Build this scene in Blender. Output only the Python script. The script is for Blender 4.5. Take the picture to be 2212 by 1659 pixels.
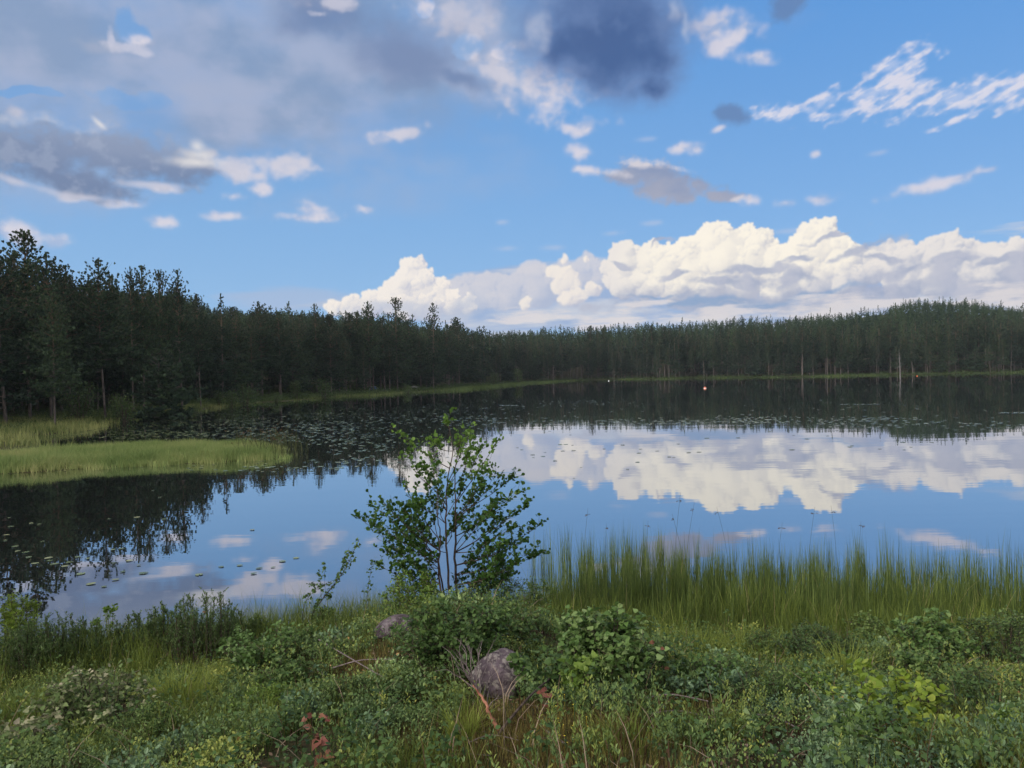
import bpy, math, random
import numpy as np
from mathutils import Matrix, Vector
for o in list(bpy.data.objects): bpy.data.objects.remove(o)
SC = bpy.context.scene
COL = SC.collection
R = math.radians
random.seed(7); RNG = np.random.default_rng(7)

# ---------------------------------------------------------------- camera
CAM_H = 4.2
PITCH, ROLL, FPX = R(-0.85), R(1.3), 1661.0      # FPX: focal length in pixels of a 2212 x 1659 view of the photo
_f = np.array([0, math.cos(PITCH), math.sin(PITCH)]); _r0 = np.array([1., 0, 0]); _u0 = np.cross(_r0, _f)
_u = _u0 * math.cos(ROLL) + _r0 * math.sin(ROLL); _r = _r0 * math.cos(ROLL) - _u0 * math.sin(ROLL)
cam_d = bpy.data.cameras.new("camera"); cam = bpy.data.objects.new("camera", cam_d); COL.objects.link(cam)
cam_d.sensor_width = 36; cam_d.lens = FPX / 2212 * 36; cam_d.clip_start = 0.05; cam_d.clip_end = 20000
m = Matrix.Identity(4)
for i in range(3):
    m[i][0] = _r[i]; m[i][1] = _u[i]; m[i][2] = -_f[i]
m[0][3], m[1][3], m[2][3] = 0, 0, CAM_H
cam.matrix_world = m
SC.camera = cam

def ray(u, v):                       # direction seen at a measured point of the photo
    d = _f + (u - 1106) / FPX * _r - (v - 829.5) / FPX * _u
    return d / np.linalg.norm(d)
def on_z(u, v, z=0.0):
    d = ray(u, v); t = (z - CAM_H) / d[2]
    return np.array([d[0] * t, d[1] * t, z])
def azel(u, v):
    d = ray(u, v)
    return math.atan2(d[0], d[1]) * FPX, math.asin(d[2]) * FPX

# ---------------------------------------------------------------- sky (world) and sun
def lin(r, g, b):
    return tuple(((c / 255) / 12.92 if c <= 10 else (((c / 255) + 0.055) / 1.055) ** 2.4) for c in (r, g, b))

SUN_EL, SUN_AZ = R(24), R(-128)      # azimuth measured from +Y towards +X
W = bpy.data.worlds.new("World"); SC.world = W; W.use_nodes = True
WT = W.node_tree; WT.nodes.clear()
BGS = 0.1                             # strength of the sky background

class S:                              # a shader value: a socket with arithmetic
    tree = None; last = 0.0
    def __init__(s, sock): s.k = sock
    @staticmethod
    def put(node_in, v):
        if isinstance(v, S): S.tree.links.new(v.k, node_in)
        else: node_in.default_value = v
    @staticmethod
    def math(op, *a, clamp=False):
        n = S.tree.nodes.new('ShaderNodeMath'); n.operation = op; n.use_clamp = clamp
        for i, v in enumerate(a): S.put(n.inputs[i], v)
        return S(n.outputs[0])
    def __add__(s, o): return S.math('ADD', s, o)
    __radd__ = __add__
    def __sub__(s, o): return S.math('SUBTRACT', s, o)
    def __rsub__(s, o): return S.math('SUBTRACT', o, s)
    def __mul__(s, o): return S.math('MULTIPLY', s, o)
    __rmul__ = __mul__
    def __truediv__(s, o): return S.math('DIVIDE', s, o)
def smooth(x, a, b, lo=0.0, hi=1.0):
    n = S.tree.nodes.new('ShaderNodeMapRange'); n.interpolation_type = 'SMOOTHSTEP'
    for i, v in enumerate((x, a, b, lo, hi)): S.put(n.inputs[i], v)
    return S(n.outputs[0])
def linear(x, a, b, lo=0.0, hi=1.0):
    n = S.tree.nodes.new('ShaderNodeMapRange')
    for i, v in enumerate((x, a, b, lo, hi)): S.put(n.inputs[i], v)
    return S(n.outputs[0])
def combine(x, y, z=0.0):
    n = S.tree.nodes.new('ShaderNodeCombineXYZ')
    for i, v in enumerate((x, y, z)): S.put(n.inputs[i], v)
    return S(n.outputs[0])
def mixc(fac, a, b):
    n = S.tree.nodes.new('ShaderNodeMix'); n.data_type = 'RGBA'
    S.put(n.inputs[0], fac)
    for i, v in ((6, a), (7, b)): S.put(n.inputs[i], v if isinstance(v, S) else (*v, 1.0))
    return S(n.outputs[2])
def vscale(v, sx, sy, sz=1.0, loc=(0, 0, 0), rot=0.0, kind='POINT'):
    n = S.tree.nodes.new('ShaderNodeMapping'); n.vector_type = kind
    S.put(n.inputs[0], v); n.inputs[1].default_value = loc; n.inputs[2].default_value = (0, 0, rot); n.inputs[3].default_value = (sx, sy, sz)
    return S(n.outputs[0])
def noise(v, scale=1.0, detail=5, rough=0.55, dist=0.0, dim='2D', out=0):
    n = S.tree.nodes.new('ShaderNodeTexNoise'); n.noise_dimensions = dim
    S.put(n.inputs['Vector'], v); n.inputs['Scale'].default_value = scale; n.inputs['Detail'].default_value = detail
    n.inputs['Roughness'].default_value = rough; n.inputs['Distortion'].default_value = dist
    return S(n.outputs[out])
def voro(v, scale=1.0, detail=3, rough=0.5, dim='2D'):
    n = S.tree.nodes.new('ShaderNodeTexVoronoi'); n.voronoi_dimensions = dim; n.feature = 'F1'
    S.put(n.inputs['Vector'], v); n.inputs['Scale'].default_value = scale
    n.inputs['Detail'].default_value = detail; n.inputs['Roughness'].default_value = rough; n.normalize = True
    return S(n.outputs['Distance'])
def vadd(a, b):
    n = S.tree.nodes.new('ShaderNodeVectorMath'); n.operation = 'ADD'
    S.put(n.inputs[0], a); S.put(n.inputs[1], b); return S(n.outputs[0])
def vlen(a):
    n = S.tree.nodes.new('ShaderNodeVectorMath'); n.operation = 'LENGTH'
    S.put(n.inputs[0], a); return S(n.outputs['Value'])

# ---- noise on arrays
def _hash(ix, iy, s):
    h = (ix.astype(np.uint32) * np.uint32(374761393) + iy.astype(np.uint32) * np.uint32(668265263) + np.uint32(s * 974711 + 12345))
    h = (h ^ (h >> np.uint32(13))) * np.uint32(1274126177)
    h = (h ^ (h >> np.uint32(16))) * np.uint32(2246822519)
    return (h ^ (h >> np.uint32(15)))
def _h01(ix, iy, s): return (_hash(ix, iy, s) & np.uint32(0xFFFF)).astype(np.float32) / 65535.0
def gnoise(x, y, s=0):
    xi = np.floor(x); yi = np.floor(y); fx = (x - xi).astype(np.float32); fy = (y - yi).astype(np.float32)
    xi = xi.astype(np.int64); yi = yi.astype(np.int64)
    ux = fx * fx * fx * (fx * (fx * 6 - 15) + 10); uy = fy * fy * fy * (fy * (fy * 6 - 15) + 10)
    def g(dx, dy):
        a = _h01(xi + dx, yi + dy, s) * np.float32(2 * math.pi)
        return np.cos(a) * (fx - dx) + np.sin(a) * (fy - dy)
    a = g(0, 0); b = g(1, 0); c = g(0, 1); d = g(1, 1)
    return (a + (b - a) * ux) * (1 - uy) + (c + (d - c) * ux) * uy
def fbm(x, y, oct=5, rough=0.5, s=0):           # about 0..1, mean 0.5
    t = 0; amp = 1; tot = 0
    for k in range(oct):
        t = t + gnoise(x * 2 ** k + 17.3 * k, y * 2 ** k - 9.1 * k, s + k) * amp; tot += amp; amp *= rough
    return 0.5 + t / tot * 0.95
def sstep(a, b, x):
    t = np.clip((x - a) / (b - a), 0, 1); return t * t * (3 - 2 * t)
def boxblur(a, r):
    if r < 1: return a
    for ax in (0, 1):
        p = np.pad(a, [(r + 1, r) if k == ax else (0, 0) for k in range(a.ndim)], mode='edge')
        c = np.cumsum(p, axis=ax, dtype=np.float64)
        n = a.shape[ax]
        hi = np.take(c, np.arange(2 * r + 1, 2 * r + 1 + n), axis=ax); lo = np.take(c, np.arange(0, n), axis=ax)
        a = ((hi - lo) / (2 * r + 1)).astype(np.float32)
    return a

SKW, SKH = 2048, 1000
SX0, SX1, SY0, SY1 = -1400.0, 1400.0, -60.0, 1307.0
def paint_sky():
    """cloud picture for the front of the sky in (azimuth, elevation); returns linear colour + cover"""
    X, Y = np.meshgrid(np.linspace(SX0, SX1, SKW, dtype=np.float32), np.linspace(SY0, SY1, SKH, dtype=np.float32))
    rng = np.random.default_rng(5)
    px = (SX1 - SX0) / SKW
    def blob(lst, X=X, Y=Y, k=0.16):
        f = np.full(X.shape, -3.0, np.float32)
        for b in lst:
            cx, cy, rx, ry = b[:4]; tilt = b[4] if len(b) > 4 else 0
            x, y = azel(cx, cy); x1, _ = azel(cx + rx, cy); x0, _ = azel(cx - rx, cy)
            sx = abs(x1 - x0) / 2; sy = ry * math.cos(math.atan((cx - 1106) / FPX)); t = R(-tilt) + ROLL
            ct, st = math.cos(t), math.sin(t)
            m = 3.6 * max(sx, sy)
            i0, i1 = np.searchsorted(X[0], [x - m, x + m]) if X is X0 else (0, X.shape[1])
            j0, j1 = np.searchsorted(Y[:, 0], [y - m, y + m]) if X is X0 else (0, X.shape[0])
            xs = X[j0:j1, i0:i1] - x; ys = Y[j0:j1, i0:i1] - y
            e = 1 - np.sqrt(((xs * ct + ys * st) / sx) ** 2 + ((-xs * st + ys * ct) / sy) ** 2)
            g = f[j0:j1, i0:i1]; h = np.maximum(k - np.abs(g - e), 0) / k
            f[j0:j1, i0:i1] = np.maximum(g, e) + h * h * k * 0.25
        return f
    X0 = X
    c = np.zeros((SKH, SKW, 3), np.float32); a = np.zeros((SKH, SKW), np.float32)
    def over(col, al):
        nonlocal c, a
        col = np.asarray(col, np.float32)
        if col.ndim == 1: col = col[None, None, :]
        al = np.clip(al, 0, 1).astype(np.float32)
        na = al + a * (1 - al)
        c = (col * al[..., None] + c * (a * (1 - al))[..., None]) / np.maximum(na, 1e-5)[..., None]
        a = na
    def C(*rgb): return np.array(lin(*rgb), np.float32)
    def mix(t, p, q):
        t = np.clip(t, 0, 1)[..., None]; return p * (1 - t) + q * t
    # air
    t = np.clip(Y / 900, 0, 1)
    side = sstep(-700, 900, X)
    air = mix(t ** 0.62, C(160, 203, 243), mix(side, C(96, 156, 220), C(74, 146, 222)))
    over(air, np.full_like(X, 0.88) * sstep(1400, 1050, np.abs(X)) ** 0.5 * sstep(1300, 1000, Y))
    wx = fbm(X / 90, Y / 90, 4, .5, 3) - .5; wy = fbm(X / 90 + 7, Y / 90 + 3, 4, .5, 9) - .5
    QX, QY = X + wx * 60, Y + wy * 46
    fine = fbm(X / 60, Y / 48, 6, .56, 21); fine2 = fbm(X / 26, Y / 20, 5, .58, 23)
    big = fbm(X / 260, Y / 150, 6, .52, 31)
    # thin veils high on the left
    v = sstep(-.5, .9, blob([(250, 230, 620, 180), (800, 170, 420, 200), (350, 80, 700, 200)], QX, QY) + (big - .5) * 1.2)
    over(mix(sstep(.35, .65, big), C(124, 164, 214), C(150, 176, 214)), v * 0.85)
    # low lilac stratus
    st = fbm(X / 300, Y / 44, 6, .55, 41)
    low = sstep(0.0, 0.4, blob([(1200, 660, 480, 84), (1130, 620, 200, 60), (1850, 660, 700, 96), (2500, 600, 500, 150)]) + (st - .5) * 1.3)
    over(mix(sstep(.4, .66, st), C(156, 178, 214), C(204, 208, 220)), low * .9)
    lf = sstep(0, .7, blob([(640, 648, 190, 30), (560, 640, 120, 16)]) + (st - .5) * 1.2); over(C(176, 188, 214), lf * .55)
    # ---------------- cumulus: heaps of spheres, lit from the upper left and from behind the camera
    Ld = np.array([-0.62, 0.50, 0.60]); Ld /= np.linalg.norm(Ld)
    def heap(domes, n1, col_lit, col_sh, soft=1, seed=1, base=None, amb=.0, rough_amp=1.0, floor_y=None, maxcov=1.0):
        r_ = np.random.default_rng(seed)
        Z = np.full((SKH, SKW), -1e9, np.float32); 
        N = np.zeros((SKH, SKW, 3), np.float32)
        sph = []
        for (cx, cy, r) in domes:
            x, y = azel(cx, cy); 
            sph.append((x, y, 0.0, r, 0))
        out = list(sph)
        for lev, (cnt, rr) in enumerate(((n1, .46), (6, .46), (6, .46), (3, .5))):
            new = []
            for (x, y, z, r, l) in sph:
                for _ in range(cnt):
                    th = r_.uniform(-0.35, math.pi + 0.35); ph = r_.uniform(0.0, 1.0)
                    k = math.sqrt(1 - (ph * .93) ** 2)
                    dx, dy, dz = math.cos(th) * k, math.sin(th) * k, ph * .93
                    q = r * rr * r_.uniform(.6, 1.15)
                    if q < 2.2: continue
                    new.append((x + dx * r * .86, y + dy * r * .86, z + dz * r * .86, q, lev + 1))
            out += new; sph = new
        xs = X[0]; ys = Y[:, 0]
        for (x, y, z, r, l) in out:
            i0 = np.searchsorted(xs, x - r); i1 = np.searchsorted(xs, x + r); j0 = np.searchsorted(ys, y - r); j1 = np.searchsorted(ys, y + r)
            if i1 <= i0 or j1 <= j0: continue
            dx = (X[j0:j1, i0:i1] + wobx[j0:j1, i0:i1] - x) / r; dy = (Y[j0:j1, i0:i1] + woby[j0:j1, i0:i1] - y) / r
            q = 1 - dx * dx - dy * dy; ok = q > 0
            nz = np.sqrt(np.maximum(q, 0)); zz = z + nz * r
            sel = ok & (zz > Z[j0:j1, i0:i1])
            Z[j0:j1, i0:i1][sel] = zz[sel]
            n = np.stack([dx, dy, nz], -1)
            N[j0:j1, i0:i1][sel] = n[sel]
        cov = (Z > -1e8).astype(np.float32)
        if floor_y is not None:
            cov *= sstep(0, 1, (Y - floor_y + (fine - .5) * 40) / 10)
        big_n = boxblur(N, 10)
        bumps = boxblur(N, 1)
        Nn = bumps * .5 + big_n * .95
        Nn[..., 0] += (fine2 - .5) * .5; Nn[..., 1] += (fbm(X / 22, Y / 18, 4, .6, 77) - .5) * .5
        Nn /= np.maximum(np.linalg.norm(Nn, axis=-1, keepdims=True), .3)
        lit = (Nn @ Ld).astype(np.float32)
        Zc = np.where(Z > -1e8, Z, 0); ao = boxblur(Zc, 8) - Zc                  # hollows between the heads
        lit = sstep(-.25, .85, lit - np.clip(ao / 30, -.3, .6) * .55)
        al = boxblur(cov, soft)
        al = sstep(.5 - .45, .5 + .45, al + (fine2 - .5) * .5 * (al > 0) * (al < 1)) if soft > 1 else al
        return al * maxcov, lit
    wobx = (fbm(X / 24, Y / 24, 4, .6, 51) - .5) * 16; woby = (fbm(X / 24 + 5, Y / 24, 4, .6, 57) - .5) * 16
    # middle group, softer and greyer
    al, lit = heap([(1100, 640, 44), (1160, 622, 46), (1215, 600, 36), (1260, 590, 34), (1230, 640, 30), (1290, 600, 30), (1050, 632, 40), (990, 640, 36), (1010, 615, 24)], 6, None, None, 3, 4, floor_y=azel(1150, 672)[1])
    over(mix(lit * .8, C(178, 188, 212), C(222, 218, 222)), al * .86)
    al, lit = heap([(1225, 606, 24), (1200, 590, 18), (1250, 640, 18), (1225, 645, 16), (1265, 560, 7), (1220, 562, 10), (1130, 656, 9), (1139, 650, 9), (1134, 662, 11), (1280, 625, 16), (1240, 612, 18), (1205, 622, 14)], 7, None, None, 2, 14)
    over(mix(lit, C(206, 204, 214), C(250, 240, 228)), al * .85)
    # tower on the left
    al, lit = heap([(760, 668, 26), (800, 660, 28), (840, 650, 30), (868, 625, 34), (893, 596, 34), (915, 625, 34), (950, 630, 26), (975, 655, 26), (930, 655, 34), (720, 668, 16), (1010, 660, 20), (880, 660, 34)], 8, None, None, 1, 8)
    over(mix(lit, C(186, 190, 210), C(250, 241, 231)), al * .96)
    dk = sstep(0, .8, blob([(850, 668, 160, 22), (1010, 650, 60, 30), (990, 672, 100, 20)], QX, QY) + (fine - .5) * .9); over(C(190, 198, 216), dk * .7)
    # great bank at the right
    BK = [(1350, 560, 48), (1395, 555, 44), (1440, 560, 54), (1500, 560, 62), (1565, 545, 74), (1620, 550, 62), (1665, 560, 56), (1700, 580, 60), (1740, 540, 46), (1770, 520, 54), (1815, 545, 50), (1350, 600, 44), (1400, 600, 46),
          (1460, 606, 44), (1530, 600, 50), (1600, 605, 46), (1680, 612, 40), (1760, 590, 54), (1830, 590, 50), (1880, 570, 40), (1915, 562, 46), (1965, 560, 44), (2010, 548, 38), (2045, 530, 40), (2085, 552, 42), (2140, 560, 50), (2200, 560, 54),
          (1950, 600, 44), (2030, 590, 48), (2110, 600, 50), (2190, 600, 50), (2270, 560, 60), (2360, 560, 80), (2460, 540, 90)]
    al, lit = heap([(x_, y_ + 12, r_ * .82) for x_, y_, r_ in BK], 7, None, None, 1, 3)
    wm = sstep(0, .6, blob([(1560, 560, 300, 130), (1775, 530, 150, 90)]))
    over(mix(lit, mix(wm, C(172, 180, 202), C(196, 196, 206)), mix(wm, C(236, 230, 226), C(255, 247, 232))), al)
    # grey shelves and the flat base of the bank
    b = blob([(1560, 652, 270, 30, 2), (1900, 634, 300, 44, -5), (2200, 606, 260, 60, -3), (1960, 580, 110, 22, -4), (1730, 606, 90, 18, -6), (1600, 610, 120, 16, 6), (1345, 568, 44, 9, 4), (1800, 512, 70, 6, -12), (1860, 540, 70, 10, -10), (2060, 565, 90, 16, -6), (2180, 640, 200, 30), (2150, 565, 120, 16, -4), (1620, 585, 90, 9, 8), (1480, 588, 60, 8, -6), (1740, 560, 50, 8, -20), (1900, 548, 60, 10, 10), (1430, 530, 26, 7, -20)], QX, QY) + (fine - .5) * 1.7 + (st - .5) * .9 + .12
    over(mix(sstep(.3, .7, fine), C(156, 168, 196), C(184, 188, 206)), sstep(0, .8, b) * .85)
    b = blob([(1500, 652, 200, 11), (1620, 655, 160, 9), (1780, 634, 150, 12, -6), (1420, 642, 80, 7)], QX, QY) + (fine - .5) * .9
    over(C(134, 164, 202), sstep(0, .8, b) * .8)
    # streaky low cloud under the bank
    s3 = fbm(X / 150, Y / 26, 6, .6, 91)
    b = sstep(.5, .78, s3 + blob([(1650, 676, 620, 34), (1120, 690, 300, 20), (2100, 660, 260, 40), (1400, 655, 100, 12)], k=.05).clip(-.6, 1) * .4 - .08)
    over(C(232, 224, 222), b * .75)
    # ---------------- small white clouds
    SMALL = [(845, 292, 62, 15, -14), (880, 283, 30, 12), (668, 470, 82, 11), (664, 450, 34, 20), (787, 452, 26, 9), (480, 466, 50, 9), (355, 480, 38, 13), (35, 503, 88, 24, 12), (120, 520, 34, 18),
             (265, 440, 58, 10), (510, 424, 26, 9), (560, 410, 32, 14), (620, 356, 72, 24), (500, 365, 60, 30), (355, 408, 34, 9), (160, 428, 34, 11),
             (1268, 272, 62, 15, -8), (1255, 332, 34, 16), (1490, 319, 44, 13, 5), (1265, 368, 40, 10, 14), 
             (2010, 400, 100, 15, -9), (2065, 385, 60, 14, -12), (2142, 366, 22, 6), (1694, 440, 30, 10), (1775, 432, 34, 14), (1552, 278, 20, 5, -14), (1762, 333, 10, 6), (1170, 190, 100, 56), (1090, 155, 80, 50, 30), (1120, 98, 36, 12),
             (975, 25, 96, 44), (1045, 48, 50, 36), (1540, 50, 60, 30, 10), (1590, 74, 56, 26, -10), (1560, 100, 44, 18), (1625, 122, 50, 16, 14), (215, 100, 60, 14), (300, 90, 34, 16), (700, 5, 60, 16), (35, 242, 22, 12), (1620, 436, 22, 12), (440, 346, 70, 20)]
    f = blob(SMALL, k=.05).clip(-3, 1)
    al = boxblur(sstep(-.15, 1.0, f * 1.15 + ((fine - .5) * 1.9 + (fine2 - .5) * 1.1) * np.clip(1.5 + f, 0, 1) + .12), 1)
    shd = sstep(.22, .62, fbm(X / 50, Y / 30 + .25, 5, .5, 61) + (fine - .5) * .6)
    over(mix(shd, C(176, 190, 220), C(228, 220, 226)), boxblur(al, 2) * .82)
    b = blob([(1200, 535, 34, 7), (1095, 537, 34, 7), (1412, 482, 26, 6), (1085, 480, 16, 5), (645, 273, 14, 5), (1700, 500, 30, 6), (1400, 300, 24, 6), (1900, 330, 30, 6), (1320, 505, 30, 6)]) + (fine - .5) * 1.4
    over(C(200, 206, 226), boxblur(sstep(-.2, 1.0, b), 2) * .4)
    ct, stt = math.cos(R(20)), math.sin(R(20))
    wn = fbm((X * ct + Y * stt) / 56, (-X * stt + Y * ct) / 20, 5, .55, 71)
    WISP = [(1950, 155, 70, 34, -18), (1890, 200, 80, 26, -22), (2060, 212, 150, 22, -4), (2190, 196, 90, 28, -8), (1925, 222, 66, 18, -6), (2110, 242, 70, 7, -12), (1660, 242, 26, 14), (1705, 245, 28, 18, -30), (1770, 225, 46, 16, -20), (1790, 250, 60, 7), (1990, 178, 30, 10), (1930, 140, 60, 14, -10), (1830, 240, 40, 8)]
    f = blob(WISP, k=.1).clip(-3, 1)
    al = boxblur(sstep(-.05, 1.15, f * 1.1 + ((wn - .5) * 2.4 + (fine2 - .5) * 1.6) * np.clip(1.8 + f, 0, 1) + .35), 1)
    over(mix(sstep(.4, .62, wn), C(176, 196, 232), C(228, 224, 234)), al * .85)
    # ---------------- grey sheet high on the left
    f = blob([(60, 60, 330, 150), (430, 110, 360, 150), (700, 130, 300, 160), (860, 150, 190, 90, 14), (960, 175, 150, 44, 20), (520, 260, 170, 60), (-250, 60, 500, 300), (600, -200, 900, 240)], QX, QY) + (big - .5) * 1.1
    hole = np.maximum(blob([(288, 68, 48, 36), (1098, 108, 36, 22), (918, 18, 24, 18), (1010, 100, 40, 24), (270, 215, 90, 26), (60, 200, 90, 14)], X + wx * 40, Y + wy * 40) + (fine - .5) * .8, 0)
    al = sstep(-.6, .7, f - hole * 2.4)
    n = fbm(X / 190, Y / 120, 6, .5, 81)
    col = mix(sstep(.33, .68, n), C(136, 157, 190), C(168, 178, 204))
    col = mix(sstep(0, .9, blob([(870, 110, 200, 110, 12), (980, 175, 140, 36, 16), (700, 40, 200, 70)], QX, QY) + (big - .5) * 1.0) * .85, col, C(106, 126, 166))
    over(col, al * .84)
    b = blob([(280, 103, 60, 14), (240, 85, 12, 30), (300, 112, 40, 10), (720, 8, 60, 16), (690, 30, 30, 10)]) + (fine - .5) * 1.6; over(C(214, 212, 226), sstep(0, .8, b) * .6)
    # ---------------- dark cloud at the left
    f = blob([(70, 312, 270, 64, 4), (250, 335, 210, 52, 4), (400, 362, 110, 40), (130, 385, 150, 26, 10), (-200, 300, 260, 90)], QX, QY) + (fine - .5) * .9 + (big - .5) * .7
    col = mix(sstep(azel(200, 405)[1], azel(200, 270)[1], Y + (big - .5) * 60), C(112, 130, 164), C(146, 158, 184))
    col = mix(sstep(0, .8, blob([(100, 262, 220, 16), (470, 352, 50, 26)], QX, QY) + (fine - .5) * 1.2), col, C(190, 196, 212))
    col = mix(sstep(.5, .72, fine) * .35, col, C(176, 184, 204))
    over(col, sstep(-.3, .6, f + (fine2 - .5) * .5) * .92)
    b = blob([(425, 318, 20, 18), (425, 334, 46, 18), (215, 268, 22, 5, 40), (420, 350, 80, 14)]) + (fine - .5) * .9; over(C(236, 232, 230), boxblur(sstep(-.2, 1.1, b), 2) * .8)
    b = blob([(620, 356, 70, 22), (510, 368, 50, 24), (560, 350, 40, 16), (60, 400, 130, 10, 14), (190, 428, 50, 8), (330, 400, 90, 8)]) + (fine - .5) * 1.6 + (fine2 - .5) * .5; over(C(206, 206, 220), boxblur(sstep(-.2, .9, b), 2) * .75)
    # ---------------- grey cloud right of the middle
    f = blob([(1400, 374, 96, 34, 8), (1450, 405, 104, 40, 10), (1560, 425, 62, 14, 10), (1340, 380, 50, 22, 12)]) + (fine - .5) * 1.3 + (fine2 - .5) * .3
    col = mix(sstep(.35, .65, n), C(142, 154, 184), C(166, 168, 186))
    col = mix(sstep(0, .8, blob([(1390, 350, 90, 16, 6), (1320, 370, 50, 14, 14), (1480, 366, 50, 9, 16), (1600, 432, 30, 12)]) + (fine - .5) * 1.4), col, C(216, 210, 216))
    over(col, sstep(-.05, .6, f) * .93)
    # ---------------- dark blue rain cloud
    f = blob([(1320, 60, 190, 130), (1400, 130, 120, 110), (1400, 195, 66, 34), (1225, 110, 100, 60), (1290, -80, 250, 160), (1320, 110, 150, 100)], QX, QY, k=.5) + (big - .5) * .5 + (fine - .5) * .3
    over(mix(sstep(.25, .95, f), C(108, 136, 184), C(70, 98, 148)), sstep(-.15, .7, f) * .96)
    b = blob([(1165, 60, 30, 60, 10), (1480, 60, 18, 50, -10), (1450, 20, 20, 30)], QX, QY) + (fine - .5) * 1.8
    over(C(196, 202, 220), boxblur(sstep(0, 1.2, b), 2) * .55)
    b = blob([(1290, 30, 90, 30), (1240, 150, 60, 20), (1420, 60, 50, 40), (1350, 190, 60, 14)], QX, QY) + (fine - .5) * 1.8 + (fine2 - .5) * .6
    over(C(112, 138, 184), boxblur(sstep(0, 1.2, b), 2) * .6)
    f = blob([(1585, 248, 52, 26, 20), (1705, 0, 60, 46)]) + (fine - .5) * 1.0
    over(C(102, 132, 178), sstep(0, .6, f) * .85)
    return c, a

def build_sky():
    S.tree = WT
    col, cov = paint_sky()
    edge = np.minimum(sstep(0, 60, np.arange(SKW))[None, :] * sstep(0, 60, np.arange(SKW)[::-1])[None, :], sstep(0, 80, np.arange(SKH)[::-1])[:, None])
    im = bpy.data.images.new("cloud_field", SKW, SKH, alpha=True, float_buffer=True)
    im.colorspace_settings.name = 'Non-Color'; im.alpha_mode = 'CHANNEL_PACKED'
    im.pixels.foreach_set(np.concatenate([col, (cov * edge)[..., None]], -1).astype(np.float32).ravel()); im.update(); im.pack()
    tc = WT.nodes.new('ShaderNodeTexCoord'); sep = WT.nodes.new('ShaderNodeSeparateXYZ')
    WT.links.new(tc.outputs['Generated'], sep.inputs[0])
    X, Y, Z = (S(sep.outputs[i]) for i in range(3))
    uu = linear(S.math('ARCTAN2', X, Y) * FPX, SX0, SX1); vv = linear(S.math('ARCSINE', Z) * FPX, SY0, SY1)
    for q in (uu, vv): q.k.node.clamp = False
    sky = WT.nodes.new('ShaderNodeTexSky'); sky.sky_type = 'NISHITA'; sky.sun_disc = False
    sky.sun_elevation = SUN_EL; sky.sun_rotation = SUN_AZ
    sky.air_density = 1.0; sky.dust_density = 0.6; sky.ozone_density = 2.2; sky.altitude = 200
    it = WT.nodes.new('ShaderNodeTexImage'); it.image = im; it.extension = 'CLIP'; it.interpolation = 'Linear'
    S.put(it.inputs[0], combine(uu, vv))
    vm = WT.nodes.new('ShaderNodeVectorMath'); vm.operation = 'SCALE'; WT.links.new(it.outputs[0], vm.inputs[0]); vm.inputs[3].default_value = 1 / BGS * SKY_GAIN
    # behind and above the camera: unseen bright cloud, added as fill light
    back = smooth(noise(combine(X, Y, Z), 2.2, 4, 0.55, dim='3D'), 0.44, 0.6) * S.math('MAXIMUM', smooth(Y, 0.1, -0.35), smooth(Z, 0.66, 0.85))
    c = mixc(back * 0.9, S(sky.outputs[0]), tuple(x / BGS * BACK_FILL_GAIN for x in lin(250, 244, 238)))
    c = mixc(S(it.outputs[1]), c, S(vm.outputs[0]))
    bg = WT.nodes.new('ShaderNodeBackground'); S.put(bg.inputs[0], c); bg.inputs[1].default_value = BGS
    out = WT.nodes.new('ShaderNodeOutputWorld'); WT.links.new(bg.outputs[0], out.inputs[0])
SKY_GAIN, BACK_FILL_GAIN = 1.0, 3.0
build_sky()
W.cycles.sampling_method = 'MANUAL'; W.cycles.sample_map_resolution = 1024

sun_d = bpy.data.lights.new("sun", 'SUN'); sun = bpy.data.objects.new("sun", sun_d); COL.objects.link(sun)
sun_d.energy = 2.9; sun_d.angle = R(11); sun_d.color = (1.0, 0.93, 0.84)
_sd = Vector((math.sin(SUN_AZ) * math.cos(SUN_EL), math.cos(SUN_AZ) * math.cos(SUN_EL), math.sin(SUN_EL)))
sun.rotation_euler = _sd.to_track_quat('Z', 'Y').to_euler(); sun.location = (0, 0, 60)

vs = SC.view_settings
vs.view_transform = 'Standard'; vs.look = 'None'; vs.exposure = 0.0; vs.gamma = 1.0; vs.use_curve_mapping = False
SC.cycles.use_denoising = True
SC.cycles.max_bounces = 6; SC.cycles.diffuse_bounces = 3; SC.cycles.glossy_bounces = 3; SC.cycles.transmission_bounces = 3; SC.cycles.transparent_max_bounces = 4

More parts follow.
